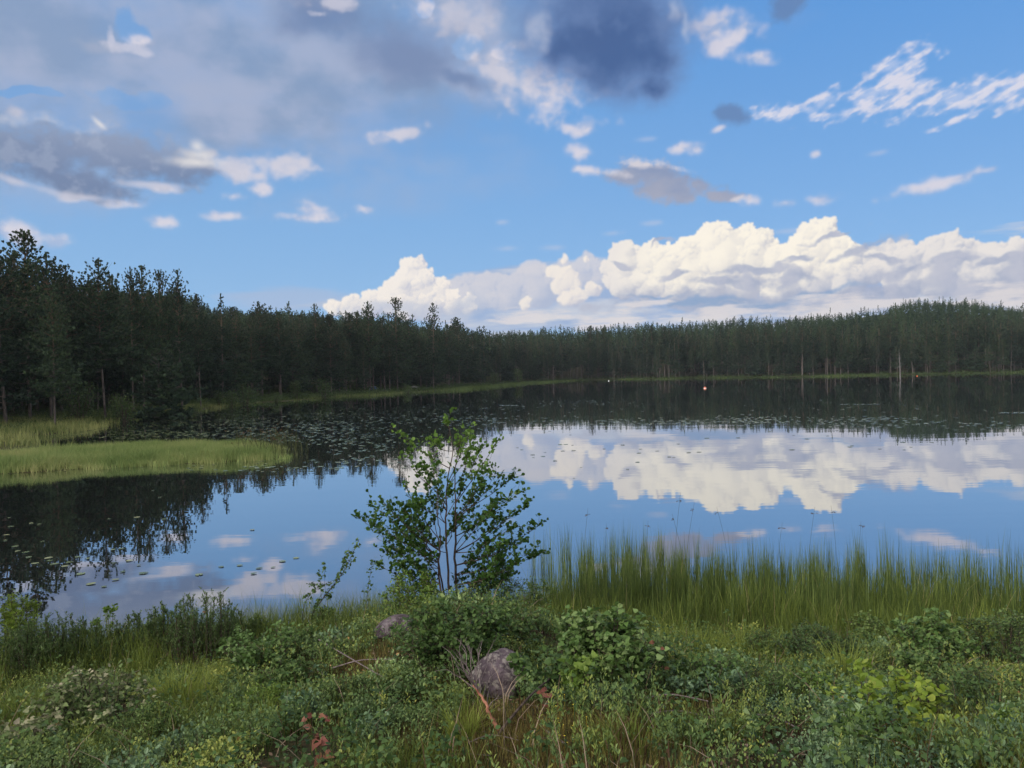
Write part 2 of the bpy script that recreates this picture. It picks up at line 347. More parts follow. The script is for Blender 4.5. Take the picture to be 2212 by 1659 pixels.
# ================================================================ mesh helpers
def tag(o, label=None, cat=None, group=None, kind=None):
    for k, v in (("label", label), ("category", cat), ("group", group), ("kind", kind)):
        if v is not None: o[k] = v
    return o
def empty(name, loc):
    o = bpy.data.objects.new(name, None); COL.objects.link(o); o.location = tuple(float(x) for x in loc); o.empty_display_size = 0.2
    return o
class Geo:
    """collects vertices and faces (numpy) and links them as ONE mesh object"""
    def __init__(s): s.V = []; s.F = []; s.T = []; s.n = 0
    def add(s, v, f, tint=0.5, mat=0):
        v = np.asarray(v, np.float32).reshape(-1, 3); f = np.asarray(f, np.int64)
        if len(v) == 0 or len(f) == 0: return
        t = np.broadcast_to(np.asarray(tint, np.float32), (len(v),)) if np.ndim(tint) < 2 else np.asarray(tint, np.float32).ravel()
        s.V.append(v); s.F.append((f + s.n, mat)); s.T.append(t); s.n += len(v)
    def arrays(s):
        return np.concatenate(s.V), np.concatenate(s.T), s.F
    def mesh(s, name, mats, smooth_=False):
        me = bpy.data.meshes.new(name)
        V = np.concatenate(s.V); me.vertices.add(len(V)); me.vertices.foreach_set("co", V.ravel())
        idx = np.concatenate([f.ravel() for f, m_ in s.F]); tot = np.concatenate([np.full(len(f), f.shape[1]) for f, m_ in s.F])
        mi = np.concatenate([np.full(len(f), m_) for f, m_ in s.F])
        me.loops.add(len(idx)); me.loops.foreach_set("vertex_index", idx.astype(np.int32))
        me.polygons.add(len(tot)); st = np.concatenate([[0], np.cumsum(tot)[:-1]])
        me.polygons.foreach_set("loop_start", st.astype(np.int32)); me.polygons.foreach_set("loop_total", tot.astype(np.int32))
        me.polygons.foreach_set("material_index", mi.astype(np.int32))
        if smooth_: me.polygons.foreach_set("use_smooth", np.ones(len(tot), bool))
        a = me.attributes.new("tint", 'FLOAT', 'POINT'); a.data.foreach_set("value", np.concatenate(s.T).astype(np.float32))
        for m_ in (mats if isinstance(mats, (list, tuple)) else [mats]): me.materials.append(m_)
        me.update(calc_edges=True)
        return me
    def build(s, name, mats, parent=None, smooth_=False, origin=None):
        if origin is not None:
            o_ = np.asarray(origin, np.float32)
            for v in s.V: v -= o_
        me = s.mesh(name, mats, smooth_)
        o = bpy.data.objects.new(name, me); COL.objects.link(o)
        if parent is not None: o.parent = parent
        elif origin is not None: o.location = tuple(float(x) for x in origin)
        return o
def put_child(name, me, parent):
    o = bpy.data.objects.new(name, me); COL.objects.link(o); o.parent = parent; return o
def unit(a):
    return a / np.maximum(np.linalg.norm(a, axis=-1, keepdims=True), 1e-9)
def rnd_dirs(n, rng, zlo=-1, zhi=1):
    z = rng.uniform(zlo, zhi, n); a = rng.uniform(0, 2 * math.pi, n); k = np.sqrt(np.maximum(0, 1 - z * z))
    return np.stack([k * np.cos(a), k * np.sin(a), z], 1)
# leaf outlines: (across, along, out of the plane)
DIAMOND = (np.array([[0, 0, 0], [-.5, .5, .07], [0, 1, -.06], [.5, .5, .07]]), np.array([[0, 1, 2, 3]]))
OVAL = (np.array([[0, 0, 0], [-.42, .3, .08], [-.40, .7, .06], [0, 1, -.08], [.40, .7, .06], [.42, .3, .08]]), np.array([[0, 3, 2, 1], [0, 5, 4, 3]]))
ROUND = (np.array([[0, 0, 0], [-.34, .14, .05], [-.54, .5, .1], [-.36, .88, .06], [0, .96, 0.], [.36, .88, .06], [.54, .5, .1], [.34, .14, .05]]), np.array([[0, 4, 3, 2], [0, 6, 5, 4], [0, 2, 1, 1], [0, 7, 7, 6]]))
ROUND = (ROUND[0], np.array([[0, 4, 3, 2], [0, 6, 5, 4]]))
HEART = (np.array([[0, .08, 0], [-.30, 0, .05], [-.52, .30, .1], [-.26, .72, .03], [0, 1.06, -.12], [.26, .72, .03], [.52, .30, .1], [.30, 0, .05]]),
         np.array([[0, 3, 2, 1], [0, 7, 6, 5], [0, 5, 4, 3]]))
def scatter(geo, tmpl, P, D, N, L, Wd, tint, mat=0):
    """one small outline per row of P, pointing along D, facing N"""
    tv, tf = tmpl; n = len(P)
    if n == 0: return
    D = unit(D); Sd = unit(np.cross(D, N)); Nn = np.cross(Sd, D)
    L = np.broadcast_to(L, (n,)); Wd = np.broadcast_to(Wd, (n,))
    v = P[:, None] + Sd[:, None] * (tv[None, :, 0, None] * Wd[:, None, None]) + D[:, None] * (tv[None, :, 1, None] * L[:, None, None]) + Nn[:, None] * (tv[None, :, 2, None] * L[:, None, None])
    f = (tf[None] + (np.arange(n) * len(tv))[:, None, None]).reshape(-1, tf.shape[1])
    geo.add(v.reshape(-1, 3), f, np.repeat(np.broadcast_to(tint, (n,)), len(tv)), mat)
def blades(geo, P, lean, H, Wd, bend, tint, mat=0, segs=3, rng=RNG, tip=0.05):
    """grass blades: P root, lean unit-ish horizontal vector, H height, bend how far the tip goes over"""
    n = len(P)
    if n == 0: return
    H = np.broadcast_to(H, (n,)); Wd = np.broadcast_to(Wd, (n,)); bend = np.broadcast_to(bend, (n,))
    a = rng.uniform(0, 2 * math.pi, n); side = np.stack([np.cos(a), np.sin(a), 0 * a], 1)
    vs_ = []
    for k in range(segs + 1):
        t = k / segs; w = Wd * (1 - t) ** 0.8 * 0.5 + (Wd * tip if k < segs else 0)
        c_ = P + np.stack([0 * H, 0 * H, H * (t - bend * 0.35 * t * t)], 1) + lean * (H * bend * t * t)[:, None]
        vs_.append(c_ - side * np.asarray(w)[..., None]); vs_.append(c_ + side * np.asarray(w)[..., None])
    v = np.stack(vs_, 1); K = v.shape[1]
    f = np.array([[2 * k, 2 * k + 1, 2 * k + 3, 2 * k + 2] for k in range(segs)])
    f = (f[None] + (np.arange(n) * K)[:, None, None]).reshape(-1, 4)
    geo.add(v.reshape(-1, 3), f, np.repeat(np.broadcast_to(tint, (n,)), K), mat)
def tube(geo, pts, rad, sides=5, tint=0.5, mat=0, cap=True):
    pts = np.asarray(pts, np.float64); n = len(pts); rad = np.broadcast_to(rad, (n,))
    tg = unit(np.gradient(pts, axis=0)); ref = np.array([0.31, 0.17, 0.93]) if abs(tg[0][2]) < .8 else np.array([0.9, 0.4, 0.1])
    s1 = unit(np.cross(tg, ref)); s2 = np.cross(tg, s1)
    a = np.arange(sides) / sides * 2 * math.pi
    v = pts[:, None] + (s1[:, None] * np.cos(a)[None, :, None] + s2[:, None] * np.sin(a)[None, :, None]) * rad[:, None, None]
    f = [[i * sides + j, i * sides + (j + 1) % sides, (i + 1) * sides + (j + 1) % sides, (i + 1) * sides + j] for i in range(n - 1) for j in range(sides)]
    geo.add(v.reshape(-1, 3), f, tint, mat)
    if cap:
        for b, i in ((0, 0), (1, n - 1)):
            geo.add(v[i], [list(range(sides))[::-1] if b == 0 else list(range(sides))], tint, mat)
def curve3(p, n):                      # smooth line through control points
    p = np.asarray(p, float); k = len(p); t = np.linspace(0, k - 1, n); i = np.minimum(t.astype(int), k - 2); f = (t - i)[:, None]
    P0 = p[np.maximum(i - 1, 0)]; P1 = p[i]; P2 = p[i + 1]; P3 = p[np.minimum(i + 2, k - 1)]
    return 0.5 * (2 * P1 + (P2 - P0) * f + (2 * P0 - 5 * P1 + 4 * P2 - P3) * f ** 2 + (3 * P1 - P0 - 3 * P2 + P3) * f ** 3)

# ================================================================ materials
def mat_new(name):
    m_ = bpy.data.materials.new(name); m_.use_nodes = True; m_.node_tree.nodes.clear(); S.tree = m_.node_tree
    return m_
def ramp(fac, stops):
    n = S.tree.nodes.new('ShaderNodeValToRGB'); S.put(n.inputs[0], fac); e = n.color_ramp.elements
    while len(e) < len(stops): e.new(0.5)
    for k, (p, c_) in enumerate(stops): e[k].position = p; e[k].color = (*c_, 1)
    return S(n.outputs[0])
def attr(name='tint'):
    n = S.tree.nodes.new('ShaderNodeAttribute'); n.attribute_name = name; return S(n.outputs['Fac'])
def objpos():
    n = S.tree.nodes.new('ShaderNodeNewGeometry'); return S(n.outputs['Position'])
def objrand():
    n = S.tree.nodes.new('ShaderNodeObjectInfo'); return S(n.outputs['Random'])
def finish(shader, disp=None):
    o = S.tree.nodes.new('ShaderNodeOutputMaterial'); S.tree.links.new(shader, o.inputs[0])
def bsdf(color, rough=0.6, spec=0.5, bump=None, bstr=0.3, bdist=0.01):
    n = S.tree.nodes.new('ShaderNodeBsdfPrincipled'); 
    if isinstance(color, S): S.put(n.inputs['Base Color'], color)
    else: n.inputs['Base Color'].default_value = (*color, 1)
    S.put(n.inputs['Roughness'], rough); n.inputs['Specular IOR Level'].default_value = spec
    if bump is not None:
        b = S.tree.nodes.new('ShaderNodeBump'); b.inputs['Strength'].default_value = bstr; b.inputs['Distance'].default_value = bdist
        S.put(b.inputs['Height'], bump); S.tree.links.new(b.outputs[0], n.inputs['Normal'])
    return n.outputs[0]
def leaf_mat(name, stops, trans=0.3, rough=0.5, spec=0.4, rnd=0.25, tcol=1.5):
    m_ = mat_new(name)
    f = attr() + (objrand() - 0.5) * rnd
    c_ = ramp(f, stops)
    p = bsdf(c_, rough, spec * .5)
    if trans > 0:
        t = S.tree.nodes.new('ShaderNodeBsdfTranslucent')
        vm = S.tree.nodes.new('ShaderNodeVectorMath'); vm.operation = 'SCALE'; S.put(vm.inputs[0], c_); vm.inputs[3].default_value = tcol
        S.tree.links.new(vm.outputs[0], t.inputs[0])
        mx = S.tree.nodes.new('ShaderNodeMixShader'); mx.inputs[0].default_value = trans
        S.tree.links.new(p, mx.inputs[1]); S.tree.links.new(t.outputs[0], mx.inputs[2]); p = mx.outputs[0]
    finish(p); return m_
def bark_mat(name, lo, hi, scale=8, upper=None, zup=(6, 12), rough=0.9):
    m_ = mat_new(name)
    pos = objpos()
    n_ = noise(vscale(pos, 1, 1, .35), scale, 5, .6, dim='3D')
    c_ = mixc(smooth(n_, .35, .68), lo, hi)
    if upper is not None:
        tcn = S.tree.nodes.new('ShaderNodeTexCoord'); sp = S.tree.nodes.new('ShaderNodeSeparateXYZ'); S.tree.links.new(tcn.outputs['Object'], sp.inputs[0])
        c_ = mixc(smooth(S(sp.outputs[2]), *zup), c_, upper)
    finish(bsdf(c_, rough, .2, n_, .6, .02)); return m_

# ================================================================ the lake outline (measured on the photo, on the water level)
_px = [(2900, 786), (2500, 797), (2350, 801), (2212, 805), (2100, 807), (1990, 809), (1900, 810.5), (1782, 813.5), (1700, 815), (1600, 816), (1500, 817), (1420, 819), (1330, 820), (1250, 822), (1200, 824.5), (1150, 827), (1100, 830), (1050, 835), (1000, 840),
       (930, 846), (860, 850), (800, 855), (740, 856), (690, 861), (640, 866), (570, 870), (520, 874), (478, 878), (440, 886), (400, 888), (360, 892), (315, 898), (285, 908), (230, 917), (185, 928), (160, 934), (120, 938), (60, 942), (40, 950), (70, 962),
       (160, 966), (300, 968), (430, 968), (540, 966), (600, 970), (618, 980), (602, 992), (540, 997), (450, 1001), (350, 1005), (250, 1010), (150, 1016), (60, 1022), (-60, 1030), (-260, 1036)]
LAKE = [tuple(on_z(u, v)[:2]) for u, v in _px]
LAKE += [(-60, 31), (-70, 12), (-40, 9.5), (-20, 10.6), (-12, 11.3), (-8, 11.5), (-5, 12.3), (-2.5, 13.6), (0.0, 14.0), (2, 13.6), (5, 13.2), (9, 12.6), (14, 12.2), (22, 12.5), (40, 14), (90, 20), (260, 60)]
LAKE = np.array(LAKE)
def lake_sd(x, y):
    """distance to the waterline, positive on land"""
    x = np.asarray(x, float); y = np.asarray(y, float); d = np.full(x.shape, 1e9); ins = np.zeros(x.shape, bool)
    n = len(LAKE)
    for i in range(n):
        ax, ay = LAKE[i]; bx, by = LAKE[(i + 1) % n]; ex, ey = bx - ax, by - ay
        t = np.clip(((x - ax) * ex + (y - ay) * ey) / (ex * ex + ey * ey), 0, 1)
        d = np.minimum(d, np.hypot(x - ax - t * ex, y - ay - t * ey))
        c_ = (ay > y) != (by > y)
        with np.errstate(divide='ignore', invalid='ignore'):
            ins ^= c_ & (x < (bx - ax) * (y - ay) / (by - ay if by != ay else 1e-9) + ax)
    return np.where(ins, -d, d)
HILL = (ray(2010, 700)[0] / ray(2010, 700)[1])
def height(x, y, sd=None):
    x = np.asarray(x, float); y = np.asarray(y, float)
    if sd is None: sd = lake_sd(x, y)
    r = np.hypot(x, y); near = sstep(30, 22, r) if np.ndim(r) else sstep(30, 22, np.array(r))
    nb = np.interp(sd, [-3, 0, .6, 2, 4, 6, 8, 10, 13, 30], [-.9, -.02, .12, .30, .66, 1.12, 1.66, 2.2, 2.6, 2.7])
    nb = nb + .55 * np.exp(-((x + .8) ** 2 / 2.6 + (y - 9.0) ** 2 / 4.5)) + (gnoise(x * .9, y * .9, 5) * .16 + gnoise(x * 2.7, y * 2.7, 6) * .07) * sstep(0.2, 1.5, sd)
    az_ = np.arctan2(x, np.maximum(y, 1e-3))
    spit = sstep(58, 50, r) * sstep(0.0, -0.2, az_)
    fl = .12 + 2.3 * sstep(7, 34, sd) * (1 - spit * .9) + gnoise(x / 9, y / 9, 8) * .25 * sstep(3, 12, sd)
    fl = fl + np.clip(sd - 34, 0, 400) * (0.035 + .045 * sstep(-.15, .1, az_)) * sstep(60, 90, r) + np.clip(sd - 55, 0, 120) * .13 * sstep(.0, -.2, az_) * sstep(60, 90, r)
    hx, hy = HILL * 470, 470
    fl = fl + 22 * np.exp(-(((x - hx) / 95) ** 2 + ((y - hy) / 110) ** 2)) * sstep(8, 60, sd)
    fl = np.where(sd < 0, np.maximum(sd * .4, -1.5) - .02, fl * sstep(0, 1.5, sd))
    return nb * near + fl * (1 - near)
def H1(x, y): return float(height(np.array([x]), np.array([y]))[0])
def gp(x, y): return np.array([x, y, H1(x, y)])
def ground_hit(u, v):                    # where the line of sight of a measured point meets the ground
    d = ray(u, v); t = np.arange(1.5, 60, .03); x, y, z = d[0] * t, d[1] * t, CAM_H + d[2] * t
    k = np.argmax(z < height(x, y)); return np.array([x[k], y[k], H1(x[k], y[k])])

def build_terrain():
    rr = np.concatenate([[0.0], np.geomspace(.6, 60, 190), np.geomspace(62, 900, 130), np.geomspace(960, 6000, 14)])
    aa = np.concatenate([np.linspace(-math.pi, -1.0, 60, endpoint=False), np.linspace(-1.0, 1.0, 420), np.linspace(1.0, math.pi, 60)[1:]])
    Rr, Aa = np.meshgrid(rr, aa, indexing='ij'); x = Rr * np.sin(Aa); y = Rr * np.cos(Aa)
    z = height(x.ravel(), y.ravel()).reshape(x.shape)
    g = Geo(); na = len(aa); i, j = np.meshgrid(np.arange(len(rr) - 1), np.arange(na - 1), indexing='ij'); a_ = (i * na + j).ravel()
    g.add(np.stack([x, y, z], -1).reshape(-1, 3), np.stack([a_, a_ + na, a_ + na + 1, a_ + 1], 1), 0.5)
    m_ = mat_new("moss_and_peat"); p = objpos()
    n1 = noise(p, 1.3, 6, .6, dim='3D'); n2 = noise(p, 14, 4, .6, dim='3D')
    c_ = mixc(smooth(n1, .38, .62), (.035, .028, .016), (.045, .055, .018)); c_ = mixc(smooth(n2, .5, .7) * .6, c_, (.10, .065, .03))
    finish(bsdf(c_, .95, .1, n2, .8, .04))
    o = g.build("ground", m_, smooth_=True); tag(o, kind="structure")
def build_water():
    g = Geo(); L_ = 1200
    g.add([[-L_, 2, 0], [L_, 2, 0], [L_, 1500, 0], [-L_, 1500, 0]], [[0, 1, 2, 3]])
    m_ = mat_new("lake_water"); p = objpos()
    # long flat ripples, stronger in patches, calm elsewhere
    r1 = noise(vscale(p, .55, 2.6, 1), 1.0, 3, .55, dim='3D'); r2 = noise(vscale(p, .10, .55, 1, rot=R(4)), 1.0, 2, .5, dim='3D')
    patch = noise(vscale(p, .012, .05, 1), 1.0, 3, .5, dim='3D')
    h = r1 * linear(patch, .42, .62, .25, 1.0) * .0011 + r2 * .0035
    b = S.tree.nodes.new('ShaderNodeBump'); b.inputs['Strength'].default_value = 1.0; b.inputs['Distance'].default_value = 1.0; S.put(b.inputs['Height'], h)
    fr = S.tree.nodes.new('ShaderNodeFresnel'); fr.inputs['IOR'].default_value = 1.333; S.tree.links.new(b.outputs[0], fr.inputs['Normal'])
    k = S.math('POWER', S(fr.outputs[0]), WATER_POW)
    gl = S.tree.nodes.new('ShaderNodeBsdfGlossy'); gl.inputs['Roughness'].default_value = 0.0; gl.inputs['Color'].default_value = (.93, .95, .98, 1); S.tree.links.new(b.outputs[0], gl.inputs['Normal'])
    df = S.tree.nodes.new('ShaderNodeBsdfDiffuse'); df.inputs['Color'].default_value = (.010, .011, .010, 1)
    mx = S.tree.nodes.new('ShaderNodeMixShader'); S.put(mx.inputs[0], k); S.tree.links.new(df.outputs[0], mx.inputs[1]); S.tree.links.new(gl.outputs[0], mx.inputs[2])
    finish(mx.outputs[0])
    o = g.build("water", m_); tag(o, kind="structure")
WATER_POW = 0.35
build_terrain(); build_water()

# ================================================================ pines
M_NEEDLE = leaf_mat("pine_needles", [(0, (.013, .026, .018)), (.5, (.028, .050, .030)), (1, (.056, .088, .040))], .12, .6, .3, .35)
M_NEEDLE_FAR = leaf_mat("far_needles", [(0, (.014, .030, .020)), (.5, (.028, .052, .031)), (1, (.056, .088, .040))], .12, .6, .3, .0)
M_BARK = bark_mat("pine_bark", (.055, .046, .042), (.13, .108, .098), 5, (.11, .075, .052), (7, 13))
M_DEAD = bark_mat("dead_wood", (.10, .09, .09), (.19, .175, .17), 6)
def pine(seed, Hh, base, width, lod=1.0, kind='pine', bare=True, fork=False, lean=0.0):
    """trunk Geo, crown Geo of a pine with its foot at the origin"""
    broad = kind == 'broad'; kind = 'pine' if broad else kind
    rg = np.random.default_rng(seed); tr, cr = Geo(), Geo()
    r0 = Hh * .0078 + .02; bend = rg.normal(0, .012, 2) * Hh; k = 7
    zt = np.linspace(0, 1, k); axis = np.stack([bend[0] * np.sin(zt * 2.4) + lean * Hh * zt, bend[1] * np.sin(zt * 1.9), zt * Hh], 1); axis[0, 2] = -.4
    ax_at = lambda z: np.array([np.interp(z, axis[:, 2], axis[:, i]) for i in range(3)])
    tube(tr, axis, r0 * (1 - zt * .88), 6 if lod > .5 else 4, .5)
    if fork:
        t0 = ax_at(Hh * .06); tube(tr, [t0, t0 + [.5, .1, 1.6], t0 + [.75, .1, Hh * .45], t0 + [.55, .1, Hh * .8]], [r0 * .8, r0 * .75, r0 * .55, r0 * .15], 6, .5)
    nb = int((138 if broad else 104 if kind == 'pine' else 110) * (lod if lod < .9 else 1) * (1 - base * .35)); P, D, L, T = [], [], [], []
    zs = base + (1 - base) * np.sort(rg.uniform(0, 1, nb)) ** .92
    whorl = np.round(zs * Hh / (.62 if kind == 'pine' else .4)) * (.62 if kind == 'pine' else .4) / Hh; zs = np.where(rg.uniform(size=nb) < .75, whorl, zs)
    for z in zs:
        t = np.clip((z - base) / (1 - base), 0, 1)
        if kind == 'pine': ln = width * (1 - t ** (1.5 if broad else 1.35)) ** .8 * (.6 + .4 * min(1, t * 4 + .3)) * rg.uniform(.6, 1.22) + (.34 if lod > .8 else .16)
        else: ln = width * (1 - t) ** .9 * rg.uniform(.8, 1.1) + .12
        a = rg.uniform(0, 2 * math.pi); up = (rg.uniform(-.05, .30) + t * t * 1.3) if kind == 'pine' else rg.uniform(-.35, -.05) + t * .6
        d = np.array([math.cos(a), math.sin(a), up]); s_ = ax_at(min(z, .985) * Hh)
        tip = s_ + d * ln + np.array([0, 0, .10 * ln])
        mid = s_ + d * ln * .5 - np.array([0, 0, .05 * ln])
        if lod > .45: tube(tr, [s_, mid, tip], [.05 * ln * .35 + .012, .018, .006], 3, .5, cap=False)
        n_ = max(2, int(ln * (4.6 if lod > .8 else 2.8)))
        for q in range(n_):
            f = (q + .6) / n_; f = .2 + .8 * f; c_ = (s_ * (1 - f) + tip * f) + np.array([0, 0, -.05 * ln * math.sin(f * 3.1)])
            sp = (.17 * ln + .15) * (1.05 - (.42 if lod > .8 else .75) * t)
            off = rg.normal(0, 1, 3) * np.array([sp, sp, sp * .30]); 
            P.append(c_ + off); L.append((.47 if lod > .8 else .84) * rg.uniform(.8, 1.25) * (1.1 - (.5 if lod > .8 else .72) * t)); T.append(rg.uniform(.2, .8)); D.append(d + np.array([0, 0, .35]))
    if bare and lod > .6:                                           # dead lower limbs
        for _ in range(int(12 * (base + .2))):
            z = rg.uniform(base * .35, base + .08) * Hh; a = rg.uniform(0, 2 * math.pi); ln = rg.uniform(.5, 1.7); s_ = ax_at(z)
            d = np.array([math.cos(a), math.sin(a), -.12]); tube(tr, [s_, s_ + d * ln * .6, s_ + d * ln + [0, 0, -.15 * ln]], [.028, .018, .006], 3, .5, cap=False)
    # leader
    for z in np.linspace(.9, 1.0, 9): P.append(ax_at(z * Hh)); L.append(.42 * (1.75 - z) ); T.append(.6); D.append(np.array([0, 0, 3.]))
    for z in (.985, 1.0, 1.012): P.append(ax_at(Hh) + [0, 0, (z - 1) * Hh]); L.append(.42); T.append(.7); D.append(np.array([0, 0, 9.]))
    P, D, L, T = np.array(P), np.array(D), np.array(L), np.array(T)
    nq = 7 if lod > .8 else 4
    Pq = np.repeat(P, nq, 0); Dq = unit(np.repeat(unit(D) * np.minimum(np.linalg.norm(D, axis=1), 3)[:, None], nq, 0) * .75 + rnd_dirs(len(P) * nq, rg, -.35, 1)); Lq = np.repeat(L, nq)
    scatter(cr, DIAMOND, Pq - Dq * Lq[:, None] * .25 * np.minimum(1, 3 - 0 * Lq[:, None]), Dq, rnd_dirs(len(Pq), rg), Lq, Lq * (.44 if lod > .8 else .55), np.repeat(T, nq) + rg.uniform(-.15, .15, len(Pq)))
    return tr, cr
SKYLINE = np.array([(-700, 470), (-300, 500), (0, 548), (20, 540), (60, 512), (95, 560), (150, 596), (190, 606), (225, 600), (300, 612), (340, 610), (370, 612), (410, 630), (432, 648), (455, 668), (480, 664), (520, 672), (620, 668), (683, 674), (720, 679), (760, 664), (800, 659), (858, 652), (900, 659), (935, 664),
                    (965, 664), (1000, 675), (1030, 692), (1070, 710), (1100, 713), (1160, 708), (1180, 697), (1230, 690), (1300, 692), (1400, 689), (1500, 692), (1600, 687), (1680, 690), (1730, 684), (1830, 677), (1900, 670), (1940, 657), (1965, 652), (1990, 648), (2040, 650), (2080, 652), (2130, 658), (2170, 664), (2212, 667), (2500, 680), (3000, 690)], float)
def sky_tan(az_):                        # tangent of the skyline's elevation at an azimuth
    return np.interp(az_, SK_AZ, SK_T)
_d = np.array([ray(u, v) for u, v in SKYLINE]); SK_AZ = np.arctan2(_d[:, 0], _d[:, 1]); SK_T = _d[:, 2] / np.hypot(_d[:, 0], _d[:, 1])

VAR = []                                 # shared meshes: (height, trunk mesh, crown mesh)
for k, (Hh, b_, w_, kd) in enumerate([(18, .34, 2.5, 'pine'), (18, .22, 2.8, 'pine'), (18, .42, 2.4, 'pine'), (18, .15, 3.0, 'pine'), (18, .28, 2.4, 'pine'), (18, .10, 2.9, 'pine'), (18, .36, 3.0, 'pine'), (16, .06, 2.3, 'spruce'), (7, .08, 1.6, 'pine'), (7, .12, 1.3, 'pine'), (18, .14, 3.6, 'broad'), (18, .24, 3.3, 'broad'), (18, .08, 3.4, 'broad'), (18, .30, 3.7, 'broad')]):
    t_, c_ = pine(100 + k, Hh, b_, w_, 1.0, kd)
    VAR.append((Hh, t_.mesh("pine_trunk", M_BARK), c_.mesh("pine_crown", M_NEEDLE)))
def plant_tree(x, y, hh, var, label, group, name="pine_tree", cat="pine tree", rz=None, fat=1.0):
    H0, tm, cm = VAR[var]; s_ = hh / H0
    o = empty(name, (x, y, H1(x, y) - .05)); o.scale = (s_ * fat, s_ * fat, s_); o.rotation_euler.z = random.uniform(0, 6.28) if rz is None else rz
    tag(o, label, cat, group)
    put_child("trunk", tm, o); put_child("crown", cm, o)
    return o
def at_az(u, dist):
    d = ray(u, 800); k = dist / math.hypot(d[0], d[1]); return d[0] * k, d[1] * k
def height_to(u, vtop, x, y):            # how tall a thing at x, y is when its top is seen at (u, vtop)
    d = ray(u, vtop); return CAM_H + d[2] / math.hypot(d[0], d[1]) * math.hypot(x, y) - H1(x, y)
# --- trees one can single out
SPECIAL = [  # u, v of the top, distance, shared mesh, fatness, label
    (62, 508, 92, 10, 1.1, "tallest pine of all with a broad bushy top at the far left"),
    (10, 545, 88, 12, 1.2, "dense dark pine at the very left edge beside the tallest pine"),
    (108, 552, 97, 11, 1.15, "dark pine just right of the tallest pine, a little lower"),
    (152, 580, 100, 12, .9, "slim pine on the slope of the skyline right of the tallest pines"),
    (225, 568, 98, 13, .95, "round-topped pine standing alone against the sky on the left"),
    (285, 584, 104, 11, .62, "left one of a pair of narrow pines against the sky"),
    (308, 580, 106, 13, .75, "right one of a pair of narrow pines against the sky"),
    (350, 590, 108, 10, .68, "slender pine between the narrow pair and the pointed dark pine"),
    (392, 590, 110, 12, .82, "pointed dark conifer at the right end of the tall left trees"),
    (432, 640, 120, 13, .62, "thin pine with loose tufts where the skyline drops"),
    (480, 640, 140, 7, .9, "small pointed tree rising just over the even skyline"),
    (683, 660, 178, 4, .9, "flat-topped pine sticking up beside the first white cloud tower"),
    (858, 647, 196, 10, .9, "highest pine of the wood below the white cloud tower"),
    (800, 655, 186, 11, .8, "tall pine left of the highest pine below the cloud tower"),
    (935, 658, 205, 3, .9, "bushy pine right of the highest pine below the cloud tower"),
    (115, 640, 82, 11, .9, "pine with a reddish forked trunk near the left shore"),
    (350, 762, 92, 8, 1.35, "young light-topped pine in front of the wood on the left shore"),
]
taken = []
for (u, vt, dist, var, fat, lab) in SPECIAL:
    x, y = at_az(u, dist); hh = height_to(u, vt, x, y); plant_tree(x, y, hh, var, lab, None, fat=fat); taken.append((x, y))
# --- the wood: scattered with a minimum spacing, filled up to the skyline seen in the photo
rg = np.random.default_rng(11)
N_ = 60000
az_ = rg.uniform(-.80, .80, N_); rd = np.sqrt(rg.uniform(60 ** 2, 640 ** 2, N_)); X_, Y_ = rd * np.sin(az_), rd * np.cos(az_)
sd_ = lake_sd(X_, Y_)
depth_lim = np.where(rd > 230, 190, 105)
ok = (sd_ > np.where(rd < 110, 16, np.where(rd < 260, 9, 6)) + gnoise(X_ / 14, Y_ / 14, 3) * 6) & (sd_ < depth_lim)
X_, Y_, sd_, rd, az_ = X_[ok], Y_[ok], sd_[ok], rd[ok], az_[ok]
cell = {}; keep = []
for t_ in taken: cell.setdefault((int(t_[0] // 6), int(t_[1] // 6)), []).append(t_)
for i in range(len(X_)):
    x, y = X_[i], Y_[i]; ms = (2.3 if rd[i] < 150 else 2.7) if sd_[i] < 30 else (3.2 if rd[i] < 200 else 3.9)
    cx, cy = int(x // 6), int(y // 6); good = True
    for a in (-1, 0, 1):
        for b in (-1, 0, 1):
            for (p, q) in cell.get((cx + a, cy + b), ()):
                if (p - x) ** 2 + (q - y) ** 2 < ms * ms: good = False; break
    if good: cell.setdefault((cx, cy), []).append((x, y)); keep.append(i)
keep = np.array(keep); X_, Y_, sd_, rd, az_ = X_[keep], Y_[keep], sd_[keep], rd[keep], az_[keep]
zg = height(X_, Y_, sd_)
room = CAM_H + sky_tan(az_) * rd - zg
hn = rg.normal(18.0, 2.2, len(X_)) + np.where(rd < 130, 1.5, 0); edge = sd_ < np.where(rd < 110, 20, 10); hn = np.where(edge, hn * rg.uniform(.45, 1.0, len(X_)), hn)
hh_ = np.minimum(hn, room * rg.uniform(.80, .97, len(X_)) + rg.exponential(.8, len(X_))); ok = hh_ > 5.5
X_, Y_, sd_, rd, az_, hh_, zg = (q[ok] for q in (X_, Y_, sd_, rd, az_, hh_, zg))
